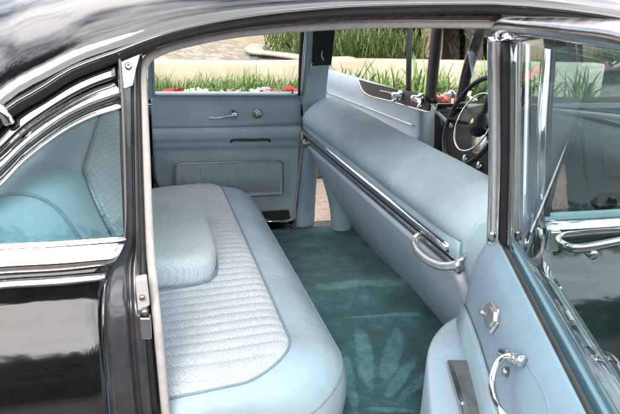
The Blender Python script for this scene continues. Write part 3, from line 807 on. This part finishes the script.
# ================================================================== NEAR DOOR POST + NEAR FRONT DOOR (closed)
npst = part('near_door_post', prism_bm([Vector((x, .03+max(0,z-1.02)*TUM, z)) for x, z in [(.742,.48),(.80,.48),(.80,1.02),(.81,1.43),(.755,1.43),(.742,1.02)]], (0,.03,0)), 'jamb', smooth=False, mods=(BEV(.004),))
for dx, m in ((.748,'worn_chrome'),(.764,'jamb'),(.782,'chrome')):
    part('post_strip', tube_bm([Vector((dx, .022, 1.0)), Vector((dx+.004, .022+.2*TUM, 1.22)), Vector((dx+.012, .022+.4*TUM, 1.42))], .0065, 8), m, npst)
def npt(x, z, off=0): return Vector((x, off-.012+max(0, z-1.02)*TUM, z))
rows = []
for k in range(17):
    x = .787+.633*k/16
    rows.append([Vector((x, skin_y(z)+.002, z)) for z in [1.035-.035*j for j in range(19)]])
nf = part('near_front_door', loft_bm(rows), 'paint', mods=(SOLID(.012, -1),))
part('window_frame', tube_bm([npt(.80,1.03,.01), npt(.81,1.25,.01), npt(.825,1.405,.01), npt(.95,1.42,.01), npt(1.2,1.41,.01), npt(1.30,1.36,.01), npt(1.41,1.04,.01)], .011, 8, smooth=False), 'chrome', nf)
part('frame_seal', tube_bm([npt(.82,1.04,.012), npt(.828,1.25,.012), npt(.842,1.39,.012), npt(.95,1.405,.012)], .007, 8, smooth=False), 'rubber', nf)
part('pane', prism_bm([npt(.81,1.03,.012), npt(.83,1.40,.012), npt(1.2,1.40,.012), npt(1.29,1.35,.012), npt(1.40,1.03,.012)], (0,.004,0)), 'glass', nf, smooth=False)
rows = [[Vector((x, -.03-.014*math.sin(PI*j/6), 1.045-.045*j/6)) for j in range(7)] for x in (.79,.9,1.1,1.42)]
part('belt_moulding', loft_bm(rows), 'chrome', nf, mods=(SOLID(.004,-1),))
dh = part('door_handle', tube_bm([Vector((.825,-.03,1.0)), Vector((.825,-.07,1.0)), Vector((.85,-.085,1.003)), Vector((.92,-.085,1.01)), Vector((.985,-.07,1.012)), Vector((.99,-.03,1.012))], .011, 12, flat=(1.1,.8)), 'chrome', nf)
part('push_button', disc_bm((.875,-.072,.99), (-.1,-1,-.2), .011, .02, 18), 'chrome', dh)
part('key_plate', prism_bm([Vector((x,-.046,z)) for x,z in [(.79,.985),(.815,.985),(.815,1.03),(.79,1.03)]], (0,-.01,0)), 'chrome', dh, smooth=False, mods=(BEV(.003),))
part('inner_card', prism_bm([(.80,.055,.5),(1.34,.055,.5),(1.34,.055,1.03),(.80,.055,1.03)], (0,-.02,0)), 'door_blue', nf, smooth=False)

# ================================================================== NEAR REAR DOOR (standing open)
TH = math.radians(69); H = Vector((.665, -.085, 0))
dd = Vector((-math.cos(TH), -math.sin(TH), 0)); dn = Vector((-math.sin(TH), math.cos(TH), 0))  # dn: towards the inner face
def D(u, w, z): return H+dd*u+dn*w+Vector((0,0,z))
def dpt(px, py, w): return on_plane(px, py, H+dn*w, dn)
UL = .80
SEC = [(-.075,.40),(-.10,.6),(-.105,.8),(-.09,.95),(-.05,1.02),(-.012,1.03),(-.008,1.03),(-.008,1.0),(.008,1.0),(.008,1.032),(.018,1.037),(.036,1.022),(.049,.99),(.056,.95),(.060,.90),(.062,.8),(.063,.7),(.063,.5),(.055,.40)]
def sec_w(z):
    P = SEC[10:]
    if z >= P[0][1]: return P[0][0]
    for (w0, z0), (w1, z1) in zip(P, P[1:]):
        if z0 >= z >= z1: return w0+(w1-w0)*(z0-z)/(z0-z1)
    return P[-1][0]
def dps(px, py, off=0.0):
    w = .055
    for _ in range(12): w = .5*w+.5*(sec_w(dpt(px, py, w+off).z))
    return dpt(px, py, w+off)
rows = []
for k in range(25):
    u = .0+UL*k/24; e = 1 if 0 < k < 24 else .0
    rows.append([D(u, w, z) for w, z in SEC])
bm = loft_bm(rows); bm.verts.ensure_lookup_table(); ns = len(SEC)
bm.faces.new(bm.verts[:ns]); bm.faces.new(bm.verts[-ns:][::-1])
for f in bm.faces: f.smooth = True
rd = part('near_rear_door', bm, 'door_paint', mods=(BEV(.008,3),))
rd['label'] = 'near rear door standing open with light blue card, armrest and chrome framed glass'
# outer black skin laid just outside
part('outer_skin', loft_bm([[D(u, w-.004, z+.004*(z > 1)) for w, z in SEC[:6]] for u in (-.004,.2,.45,UL+.004)]), 'paint', rd, mods=(SOLID(.003,1),))
# window frame
def lean(z): return (z-1.03)*.13
pst = part('window_frame', tube_bm([D(.004,.012,1.0), D(.004,.012+lean(1.2)*.9,1.2), D(.006,.012+lean(1.36),1.36), D(.01,.012+lean(1.41),1.41)], 1, 14, flat=(.020,.019), up=(0,1,0)), 'chrome', rd)
part('top_rail', tube_bm([D(-.002,.012+lean(1.39),1.385), D(.012,.012+lean(1.41),1.414), D(.06,.012+lean(1.42),1.428), D(.25,.012+lean(1.42),1.432), D(.45,.012+lean(1.42),1.434), D(.66,.012+lean(1.42),1.430), D(.76,.012+lean(1.38),1.39), D(.795,.012+lean(1.28),1.28), D(.795,.01,1.02)], 1, 14, flat=(.013,.016), up=dn), 'dark_chrome', rd)
part('top_rail_lip', tube_bm([D(.02,-.008+lean(1.40),1.402), D(.08,-.008+lean(1.405),1.410), D(.25,-.008+lean(1.405),1.412), D(.45,-.008+lean(1.40),1.414), D(.66,-.008+lean(1.37),1.41)], .008, 10), 'jamb', rd)
part('post_channel', tube_bm([D(.035,.0,1.0), D(.035,lean(1.2),1.2), D(.036,lean(1.4),1.40)], 1, 8, flat=(.009,.012), up=dn), 'rubber', rd)
part('post_bead', tube_bm([D(.022,.022,1.0), D(.022,.022+lean(1.2),1.2), D(.024,.022+lean(1.4),1.40)], .004, 8), 'windlace', rd)
part('post_liner', tube_bm([D(.052,-.004,1.0), D(.052,-.004+lean(1.2),1.2), D(.053,-.004+lean(1.4),1.40)], .006, 8), 'chrome', rd)
part('glass_seal', tube_bm([D(.01,.010,1.034), D(.3,.010,1.034), D(UL-.02,.010,1.034)], .0045, 8), 'dark_trim', rd)
part('glass_pane', prism_bm([D(.03,-.002,1.01), D(.03,-.002+lean(1.405),1.405), D(.25,-.002+lean(1.42),1.42), D(.45,-.002+lean(1.42),1.422), D(.66,-.002+lean(1.42),1.42), D(.75,-.002+lean(1.38),1.38), D(.785,-.002+lean(1.28),1.28), D(.785,-.002,1.01)], dn*.004), 'glass_door', rd, smooth=False)
part('post_foot', disc_bm(dpt(492,236,.03)+Vector((0,0,-.01)), (0,0,1), .007, .02, 12), 'worn_chrome', rd)
# armrest: plan traced on its top plane
AZ = .838
ao = [(466,312),(455,316),(443,324),(433,336),(427.5,350),(426.5,368),(428,392),(431,425),(436,470),(455,520)]
am = [at(x, y, Z=AZ) for x, y in ao]
inner = [D(u, .056, AZ) for u in (.56,.45,.3,.15,.03)]
plan = resample(am, 30)+inner
rows = []
cen = sum(plan, Vector())/len(plan)
for s, dz in ((.97,-.19),(1.0,-.17),(1.0,-.03),(.985,-.008),(.95,.002),(.85,.006),(.5,.008)):
    rows.append([Vector((cen.x+(p.x-cen.x)*s, cen.y+(p.y-cen.y)*s, AZ+dz)) for p in plan])
bm = loft_bm(rows, closed=True); bm.verts.ensure_lookup_table(); ln = len(plan)
bm.faces.new(bm.verts[-ln:]); bm.faces.new(bm.verts[:ln][::-1])
ar = part('door_armrest', bm, 'vinyl_seat', rd)
# upstand of the armrest against the card
up_px = [(463,302),(470,318),(478,340),(487,370),(496,405),(505,445)]
U = [dps(x, y, .004) for x, y in up_px]
rows = [[p, p+dn*.007+Vector((0,0,-.005)), Vector((p.x, p.y, min(AZ,p.z-.01)))+dn*.009, Vector((p.x,p.y,min(AZ,p.z)-.03))+dn*.009] for p in U]
part('armrest_upstand', loft_bm(rows), 'vinyl', ar, mods=(SOLID(.008,-1),))
# ashtray in the armrest
tp = [at(x, y, Z=AZ+.008) for x, y in [(447,363),(470,363.5),(497,428),(467,430)]]
tr_ = part('ashtray', prism_bm(tp, (0,0,.008)), 'brushed', ar, smooth=False, mods=(BEV(.003),))
tp2 = [at(x, y, Z=AZ+.016) for x, y in [(446.5,362.5),(453,362.6),(474,430),(466,430)]]
part('ashtray_lip', prism_bm(tp2, (0,0,.005)), 'worn_chrome', tr_, smooth=False, mods=(BEV(.002),))
part('ashtray_tab', box_bm(at(462,403,Z=AZ+.02), (.008,.012,.006)), 'chrome', tr_, mods=(BEV(.002),))
# lock escutcheon
ep = [(491,300),(497,309),(496,324),(489,334),(484,326),(482,312),(485,304)]
es = part('lock_escutcheon', prism_bm([dps(x, y, .006) for x, y in ep], dn*-.006), 'satin', rd, smooth=False, mods=(BEV(.003),))
ep2 = [(490,306),(494,312),(493,321),(489,327),(486,320),(486,311)]
part('lock_lever', prism_bm([dps(x, y, .013) for x, y in ep2], dn*-.008), 'satin', es, smooth=False, mods=(BEV(.002),))
part('lever_pin', disc_bm(dps(484.5,313,.006), dn, .006, .008, 12), 'brushed', es)
# pull handle
ph = part('pull_handle', tube_bm([dps(520,361,.006), dps(513,356,.018), dps(504,357,.026), dps(496,366,.030), dps(492,383,.032), dps(495,400,.032), dps(504,416,.026), dps(518,432,.006)], 1, 14, flat=(.0042,.0052), up=dn), 'chrome', rd)
part('handle_boss', tube_bm([dps(503,353,.006), dps(511,356,.012), dps(523,362,.006)], 1, 12, flat=(.008,.009), up=dn), 'chrome', ph)
for q in ((508,351),(513,353),(518,355)):
    part('boss_rib', tube_bm([dps(q[0]-3,q[1]-2,.014), dps(q[0],q[1]+4,.024), dps(q[0]+3,q[1]+11,.014)], .0022, 8), 'chrome', ph)
part('handle_spindle', disc_bm(dps(508,372,.0), dn, .007, .008, 16), 'brushed', ph)
part('panel_light_streak', tube_bm([dps(528,366,.0), dps(538,381,.0), dps(546,398,.0), dps(551,420,.0)], .0012, 6), 'door_paint', rd)  # thin raised line standing in for a streak of light on the panel

# ================================================================== GARDEN
def leaf_blade(bm, base, direction, L, w, droop, seg=5):
    d = Vector(direction).normalized(); side_ = d.cross(Vector((0,0,1)))
    if side_.length < .01: side_ = Vector((1,0,0))
    side_.normalize(); prev = None
    for k in range(seg+1):
        t = k/seg; p = base + d*(L*t) + Vector((0,0,-droop*t*t*L)); ww = w*(1-t)**.6*(.6+.8*t if t < .5 else 1)
        a = bm.verts.new(p-side_*ww); b = bm.verts.new(p+side_*ww+Vector((0,0,w*.3)))
        if prev: bm.faces.new((prev[0], prev[1], b, a))
        prev = (a, b)
def leafmat(name, c1, c2, rough=.45):
    m, nt, b = new_mat(name)
    oi = nd(nt, 'ShaderNodeObjectInfo')
    nz = noise_tex(nt, 9, 4)
    ad = nd(nt, 'ShaderNodeMath', operation='MULTIPLY_ADD'); nt.links.new(oi.outputs['Random'], ad.inputs[0]); ad.inputs[1].default_value = .3; nt.links.new(nz, ad.inputs[2])
    nt.links.new(ramp(nt, ad.outputs[0], [(.35, c1), (.85, c2)]), b.inputs['Base Color'])
    b.inputs['Roughness'].default_value = rough
    b.inputs['Transmission Weight'].default_value = 0
    return m
M['strap'] = leafmat('strappy_leaf', (.06,.13,.03), (.20,.32,.09))
M['hedge'] = leafmat('hedge_leaf', (.05,.095,.025), (.15,.21,.07))
M['dark_leaf'] = leafmat('dark_leaf', (.012,.03,.010), (.04,.07,.02))
M['bark'] = simple('bark', (.07,.055,.04), .9, 0, .4, 9, 30, .8, .02)
M['palebark'] = simple('pale_bark', (.34,.27,.17), .9, 0, .3, 7, 20, .8, .02)
M['red'] = simple('red_petal', (.65,.03,.04), .6, 0, .2, 40); M['pink'] = simple('pink_petal', (.75,.30,.38), .6, 0, .2, 40); M['white'] = simple('white_petal', (.85,.83,.82), .6, 0, .05, 40)
M['stucco'] = simple('cream_stucco', (.47,.41,.31), .85, 0, .17, 3.5, 60, .5, .006)
M['coping'] = simple('pale_coping', (.42,.39,.32), .8, 0, .06, 3, 80, .4, .004)
M['soil'] = simple('soil', (.05,.035,.022), .95, 0, .4, 8, 30, .8, .02)
M['brownwall'] = simple('wet_brown_wall', (.09,.05,.035), .6, 0, .3, 6, 20, .4, .01)

# ground sheet
def ground_mat():
    m, nt, b = new_mat('warm_paving')
    vec = coords(nt)
    br = nd(nt, 'ShaderNodeTexBrick'); nt.links.new(vec, br.inputs['Vector']); br.inputs['Scale'].default_value = 4.5
    br.inputs['Color1'].default_value = (.33,.25,.20,1); br.inputs['Color2'].default_value = (.42,.33,.27,1); br.inputs['Mortar'].default_value = (.22,.19,.16,1)
    br.inputs['Mortar Size'].default_value = .015
    mx = nd(nt, 'ShaderNodeMixRGB', blend_type='MULTIPLY'); mx.inputs[0].default_value = .6
    nt.links.new(br.outputs[0], mx.inputs[1]); nt.links.new(ramp(nt, noise_tex(nt, 1.3, 6, vec), [(.3,(.6,.58,.55)),(.7,(1,1,1))]), mx.inputs[2])
    nt.links.new(mx.outputs[0], b.inputs['Base Color']); b.inputs['Roughness'].default_value = .85
    bump(nt, b, br.outputs['Fac'], .3, -.004); return m
M['ground'] = ground_mat()
bm = bmesh.new(); bmesh.ops.create_grid(bm, x_segments=4, y_segments=4, size=150)
g = mesh_obj('ground', bm, 'ground'); tag(g, kind='structure')
M['asphalt'] = simple('driveway_asphalt', (.075,.07,.068), .8, 0, .3, 3, 120, .5, .004)  # unseen near ground, kept dark for the lower paint reflections
dv = mesh_obj('driveway', prism_bm([(-16,-8.9,.002),(16,-8.9,.002),(16,-.6,.002),(-16,-.6,.002)], (0,0,.004)), 'asphalt', None, False); tag(dv, kind='structure')
# planting bed
bm = box_bm((1.5, 4.55, .12), (9, 1.2, .24)); b_ = mesh_obj('planting_bed', bm, 'soil', None, False, (BEV(.03),)); tag(b_, kind='structure')
# pond wall (curving)
def wall_rows(path, z0, z1, th):
    P = resample(path, 50); rows = []
    for i, p in enumerate(P):
        t = (P[min(i+1,49)]-P[max(i-1,0)]).normalized(); n_ = Vector((-t.y, t.x, 0))
        rows.append([p+Vector((0,0,z0)), p+Vector((0,0,z1-.03)), p+Vector((0,0,z1))-n_*-.02, p+n_*th+Vector((0,0,z1)), p+n_*th+Vector((0,0,z0))])
    return rows
pw = mesh_obj('pond_wall', loft_bm(wall_rows([Vector((-2.5,5.2,0)), Vector((-1,5.05,0)), Vector((.2,5.0,0)), Vector((1.1,5.05,0)), Vector((1.75,5.25,0)), Vector((2.2,5.5,0)), Vector((3.0,5.55,0)), Vector((5.5,5.5,0))], 0, .89, .22)), 'stucco', None, True, (BEV(.02,3),))
tag(pw, 'low curved cream stucco wall behind the bedding plants', 'wall')
# pond water
def water_mat():
    m, nt, b = new_mat('rippled_pond_water')
    b.inputs['Base Color'].default_value = (.16,.16,.13,1); b.inputs['Roughness'].default_value = .06; b.inputs['IOR'].default_value = 1.6
    c = ramp(nt, noise_tex(nt, 5, 8, coords(nt, (1.8,.45,1)), .75), [(.38,(.015,.022,.012)),(.47,(.07,.085,.05)),(.56,(.42,.43,.42))])  # pale and dark ripple reflections painted into the water colour
    nt.links.new(c, b.inputs['Base Color'])
    bump(nt, b, noise_tex(nt, 9, 4, coords(nt, (1.6,.6,1))), .35, .05); return m
M['water'] = water_mat()
w = mesh_obj('pond_water', prism_bm([(-6,5.2,.82),(1.4,5.25,.82),(1.85,5.6,.82),(2.0,6.4,.82),(1.7,7.3,.82),(1.5,9.5,.82),(-6,9.5,.82)], (0,0,.02)), 'water', None, False); tag(w, kind='structure')
rim = [at(x, y, Z=.90) for x, y in [(350,57),(330,57.5),(309,56.8),(295,54.8),(280,52.8),(268,51.6),(258,50.5),(254,47),(258,43.5)]]
rimz = [Vector((p.x,p.y,0)) for p in rim]
P = resample([p for p in rimz], 30)
wb = mesh_obj('pond_back_wall', loft_bm([[p+Vector((0,0,.70)), p+Vector((0,0,.87))] for p in P]), 'brownwall', None, True, (SOLID(.1,0),))
tag(wb, 'short brown inner pond wall under a pale curved coping', 'wall')
mesh_obj('coping', tube_bm([p+Vector((0,0,.88)) for p in rimz], 1, 8, flat=(.13,.03), up=(0,0,1)), 'coping', wb)
# far wall (tan) behind the trees
fw = mesh_obj('garden_wall', box_bm((2.5, 14, 1.2), (26, .3, 2.4)), 'stucco', None, False, (BEV(.03),))
tag(fw, 'tall cream boundary wall at the back of the garden', 'wall')

def clump(name, label, cat, group, n, L, w_, spread, mat):
    bm = bmesh.new()
    for k in range(n):
        a = random.uniform(0, 2*PI); el = random.uniform(.7, 1.45)
        d = Vector((math.cos(a)*math.cos(el), math.sin(a)*math.cos(el), math.sin(el)))
        b0 = Vector((random.gauss(0, spread), random.gauss(0, spread), 0))
        leaf_blade(bm, b0, d, L*random.uniform(.6,1.1), w_*random.uniform(.7,1.2), random.uniform(.15,.7))
    o = mesh_obj(name, bm, mat); tag(o, label, cat, group); return o
def copyo(o, loc, rz=0, s=1, label=None):
    c = o.copy(); COL.objects.link(c); c.location = loc; c.rotation_euler = (0,0,rz); c.scale = (s,s,s)
    if label: c['label'] = label
    return c
gl = 'low green strappy grass tuft in front of the pond wall'
g0 = clump('grass_tuft', gl, 'grass tuft', 'grass tufts along the pond wall', 130, .33, .0058, .10, 'strap')
protos = [g0]+[clump('grass_tuft', gl, 'grass tuft', 'grass tufts along the pond wall', 130, .33, .0058, .10, 'strap') for _ in range(2)]
spots = [(-.35+.10*k+random.uniform(-.05,.05), 4.55+random.uniform(-.15,.25)) for k in range(25)]
for i, (x, y) in enumerate(spots):
    hgt = .585+.06*random.random()
    if i < 3: o = protos[i]; o.location = (x, y, hgt); o.rotation_euler.z = random.uniform(0,6)
    else: copyo(protos[i % 3], (x, y, hgt), random.uniform(0,6), random.uniform(.85,1.15))
# soil mound the tufts and flowers stand on
rows = [[Vector((-1.5+.2*i, 3.9+.11*k, .22+.36*math.sin(PI*min(1,k/7)/2)*(1 if k < 9 else .95)+.02*noise.noise(Vector((i*.7,k*.6,0))))) for k in range(11)] for i in range(41)]
mo = mesh_obj('soil_mound', loft_bm(rows), 'soil'); tag(mo, kind='structure')
al = 'tall agapanthus clump with arching strappy leaves by the wall'
a0 = [clump('agapanthus', al, 'plant', 'agapanthus clumps by the wall', 46, .55, .017, .06, 'strap') for _ in range(3)]
asp = [(1.75,4.75,.42),(2.0,4.9,.42),(2.25,4.8,.42),(2.5,4.95,.42),(2.8,4.85,.40),(3.05,4.9,.42),(3.35,4.8,.40),(3.6,4.95,.42),(3.9,4.9,.42),(2.2,4.5,.36),(2.65,4.6,.36),(3.15,4.55,.36),(3.6,4.6,.36),(4.2,4.8,.4),(4.6,4.7,.4)]
for i, (x,y,z) in enumerate(asp):
    if i < 3: a0[i].location = (x,y,z+.13); a0[i].rotation_euler.z = random.uniform(0,6)
    else: copyo(a0[i%3], (x,y,z+.13), random.uniform(0,6), random.uniform(.85,1.15))
# flowers
def flower(name, label, cat, group, mat, n=14):
    bm = bmesh.new()
    for k in range(70):
        a = random.uniform(0,2*PI); el = random.uniform(.1,1.3); d = Vector((math.cos(a)*math.cos(el), math.sin(a)*math.cos(el), math.sin(el)))
        leaf_blade(bm, Vector((0,0,.0))+d*random.uniform(.02,.05), d+Vector((random.uniform(-.5,.5),random.uniform(-.5,.5),0)), .045, .012, .3, 2)
    o = mesh_obj(name, bm, 'strap')
    bm = bmesh.new()
    for k in range(n):
        a = random.uniform(0,2*PI); r = random.uniform(0,.07); c = Vector((r*math.cos(a), r*math.sin(a), .07+random.uniform(-.01,.03)))
        up_ = Vector((random.uniform(-.5,.5),-.5,1)).normalized(); u = up_.orthogonal().normalized(); v = up_.cross(u)
        for q in range(5):
            t0 = 2*PI*q/5
            pts = [c]+[c+(u*math.cos(t0+s)+v*math.sin(t0+s))*rr+up_*hh for s, rr, hh in ((-.5,.015,.003),(-.2,.022,.006),(.2,.022,.006),(.5,.015,.003))]
            bm.faces.new([bm.verts.new(p) for p in pts])
    p = mesh_obj('blossoms', bm, mat, o)
    tag(o, label, cat, group); return o
def copy_tree(o, loc, rz, s=1):
    c = o.copy(); COL.objects.link(c); c.location = loc; c.rotation_euler = (0,0,rz); c.scale = (s,)*3
    for ch in o.children:
        d = ch.copy(); COL.objects.link(d); d.parent = c
    return c
fl = {k: flower('bedding_flower', f'low {k} flowering bedding plant at the foot of the garden', 'flower', f'{k} bedding flowers', k) for k in ('red','white','pink')}
fpos = {'red': [(170,95),(180,94),(290,93),(296,95),(432,97),(440,101),(452,103)], 'white': [(193,95),(200,96),(240,95),(252,95),(276,95),(466,95),(470,100),(215,97),(186,97)], 'pink': [(265,93),(272,95),(256,97),(308,93),(445,98),(228,97)]}
for k, ps in fpos.items():
    for i, (x, y) in enumerate(ps):
        p = at(x, y, Y=4.05+.07*(i%3)); p.z -= .06
        if i == 0: fl[k].location = p
        else: copy_tree(fl[k], p, random.uniform(0,6), random.uniform(.85,1.15))
# bed shelf under the flowers
rows = [[Vector((-1.5+.2*i, 3.95+.05*k, .50+.03*math.sin(k))) for k in range(8)] for i in range(41)]
# hedge of long blades behind the right wall
bm = bmesh.new()
for k in range(2600):
    x = random.uniform(1.9, 3.35); y = random.uniform(5.85, 6.9)
    leaf_blade(bm, Vector((x, y, .75+random.uniform(0,.33))), Vector((random.uniform(-.6,.6), random.uniform(-.6,.4), 1)), random.uniform(.18,.34), .009, random.uniform(.1,.6), 3)
h = mesh_obj('grass_hedge', bm, 'hedge'); tag(h, 'dense hedge of long green blades on top of the wall', 'hedge')
bed2 = mesh_obj('upper_bed', box_bm((2.85, 6.5, .4), (2.2,1.7,.8)), 'soil', None, False, (BEV(.03),)); tag(bed2, kind='structure')
bm = bmesh.new()
for k in range(1500):
    x = random.uniform(2.0, 3.3); y = random.uniform(8.2, 9.6)
    leaf_blade(bm, Vector((x, y, .5+random.uniform(0,.6))), Vector((random.uniform(-.7,.7), random.uniform(-.7,.4), 1)), random.uniform(.2,.4), .014, random.uniform(.1,.6), 3)
bq = bmesh.new(); box_bm((9.0,11.6,1.1), (9.6,1.2,2.3), bm=bq)
for k in range(9000):
    leaf_blade(bq, Vector((random.uniform(4.1,13.9), random.uniform(10.6,11.2), random.uniform(0,2.5))), Vector((random.uniform(-1,1), random.uniform(-1,.2), random.uniform(-.3,1))), .22, .05, .3, 2)
dh_ = mesh_obj('dark_hedge', bq, 'dark_leaf'); tag(dh_, 'tall dark hedge behind the tree trunks on the right', 'hedge')
h2 = mesh_obj('pond_shrub', bm, 'strap'); tag(h2, 'leafy green shrub growing beyond the pond rim', 'shrub')

def tree(name, label, loc, hgt, r, crown_r, nleaf, leafm, barkm, crown_z=None, group=None, lsize=.12):
    root = empty(name, loc); tag(root, label, 'tree', group)
    bm = bmesh.new(); top = Vector((random.uniform(-.2,.2), random.uniform(-.2,.2), hgt))
    tube_bm([Vector((0,0,-.1)), Vector((r*.5,0,hgt*.35)), Vector((-r*.3,r*.4,hgt*.7)), top], lambda t: r*(1.15-.6*t), 12, bm=bm)
    cz = crown_z or hgt
    cl = []
    for k in range(8):
        a = 2*PI*k/8+random.random(); d = Vector((math.cos(a), math.sin(a), random.uniform(.1,.7)))*crown_r*random.uniform(.5,.85)
        e = Vector((0,0,cz))+d; cl.append(e)
        tube_bm([Vector((0,0,hgt*.6)), (Vector((0,0,hgt*.7))+e)/2, e], lambda t: r*.35*(1-.7*t), 6, bm=bm, n=3)
    mesh_obj('trunk', bm, barkm, root)
    bm = bmesh.new(); cl += [Vector((0,0,cz+crown_r*.5))]
    for k in range(nleaf):
        c = random.choice(cl); q = Vector((random.gauss(0,1), random.gauss(0,1), random.gauss(0,.8)))*crown_r*.26
        leaf_blade(bm, c+q, Vector((random.uniform(-1,1), random.uniform(-1,1), random.uniform(-.6,.6))), lsize*random.uniform(.7,1.4), lsize*.25, .3, 2)
    mesh_obj('crown', bm, leafm, root); return root
tree('shade_tree', 'dark trunked tree nearest the steering wheel behind the bed', (4.25,6.6,0), 2.6, .13, 1.3, 5000, 'dark_leaf', 'bark')
tree('shade_tree', 'pale barked tree standing among the bedding plants at the right', (5.05,7.0,0), 2.8, .17, 1.3, 5000, 'dark_leaf', 'palebark')
tree('shade_tree', 'pale thick tree trunk beside the hedge end', (4.0,7.4,0), 3.0, .16, 1.3, 4000, 'dark_leaf', 'palebark')
tree('shade_tree', 'bushy dark tree behind the grass hedge', (3.2,9.0,0), 2.2, .14, 1.5, 6000, 'dark_leaf', 'bark', 1.7)
tree('shade_tree', 'broad dark tree at the far right of the garden', (7.2,9.5,0), 2.6, .2, 2.2, 10000, 'dark_leaf', 'bark', 1.9)
tree('shade_tree', 'low dense dark tree filling the gap behind the pale trunks', (5.3,9.3,0), 2.2, .16, 1.7, 9000, 'dark_leaf', 'bark', 1.5)
# behind the photographer: unseen trees and hedge added for the paint to mirror
for i, (x, y, hh, cr_, lb) in enumerate([(-5.0,-1.6,7.2,2.3,'tall unseen tree added by the tail of the car to darken the roof reflection'), (-10,-9,3.0,2.4,'broad unseen tree added behind the tail of the car'), (17,-9,3.0,2.6,'broad unseen tree added ahead of the bonnet')]):
    tree('unseen_tree', lb, (x,y,0), hh, .2, cr_, 12000, 'dark_leaf', 'bark', lsize=.16)
bm = bmesh.new()
for k in range(14000):
    leaf_blade(bm, Vector((random.uniform(-14,14), random.uniform(-9.9,-9.0), random.uniform(.0,2.9))), Vector((random.uniform(-1,1), random.uniform(-.2,1), random.uniform(0,1))), .3, .09, .3, 2)
box_bm((0,-9.6,1.35), (28,.9,2.7), bm=bm)
hb_ = mesh_obj('unseen_hedge', bm, 'dark_leaf'); tag(hb_, 'long dark unseen hedge added for the paint to mirror', 'hedge')

# ================================================================== LIGHT
OFFS = 1.7
W = bpy.data.worlds.new('World'); S.world = W; W.use_nodes = True; nt = W.node_tree
bg = nt.nodes['Background']
SUN_EL, SUN_AZ = math.radians(38), math.radians(198)      # azimuth measured clockwise from +Y
sky = nt.nodes.new('ShaderNodeTexSky'); sky.sky_type = 'NISHITA'; sky.sun_disc = False
sky.sun_elevation = SUN_EL; sky.sun_rotation = SUN_AZ; sky.air_density = 1.2; sky.dust_density = 2.0
tc = nt.nodes.new('ShaderNodeTexCoord'); mp = nt.nodes.new('ShaderNodeMapping'); mp.inputs['Scale'].default_value = (1.2,1.2,3.0); mp.inputs['Location'].default_value = (OFFS,0,0)
nt.links.new(tc.outputs['Generated'], mp.inputs[0])
nz = nt.nodes.new('ShaderNodeTexNoise'); nz.inputs['Scale'].default_value = 1.6; nz.inputs['Detail'].default_value = 8; nz.inputs['Roughness'].default_value = .6; nz.inputs['Distortion'].default_value = .4
nt.links.new(mp.outputs[0], nz.inputs['Vector'])
cr2 = nt.nodes.new('ShaderNodeValToRGB'); cr2.color_ramp.elements[0].position = .33; cr2.color_ramp.elements[1].position = .56
nt.links.new(nz.outputs['Fac'], cr2.inputs[0])
mx = nt.nodes.new('ShaderNodeMixRGB'); nt.links.new(cr2.outputs[0], mx.inputs[0]); nt.links.new(sky.outputs[0], mx.inputs[1]); mx.inputs[2].default_value = (17,16.3,16.2,1)
nt.links.new(mx.outputs[0], bg.inputs[0]); bg.inputs[1].default_value = .11
sl = bpy.data.lights.new('sun', 'SUN'); sl.energy = 1.5; sl.angle = math.radians(25); sl.color = (1, .95, .88)
so = bpy.data.objects.new('sun', sl); COL.objects.link(so)
dirv = Vector((math.sin(SUN_AZ)*math.cos(SUN_EL), math.cos(SUN_AZ)*math.cos(SUN_EL), math.sin(SUN_EL)))
so.rotation_euler = dirv.to_track_quat('Z', 'Y').to_euler()
so.location = dirv*20

S.render.engine = 'CYCLES'
S.view_settings.view_transform = 'Standard'; S.view_settings.look = 'None'; S.view_settings.gamma = 1; S.view_settings.exposure = .95
S.cycles.max_bounces = 10; S.cycles.transparent_max_bounces = 16
S.render.resolution_x = 1024; S.render.resolution_y = 684
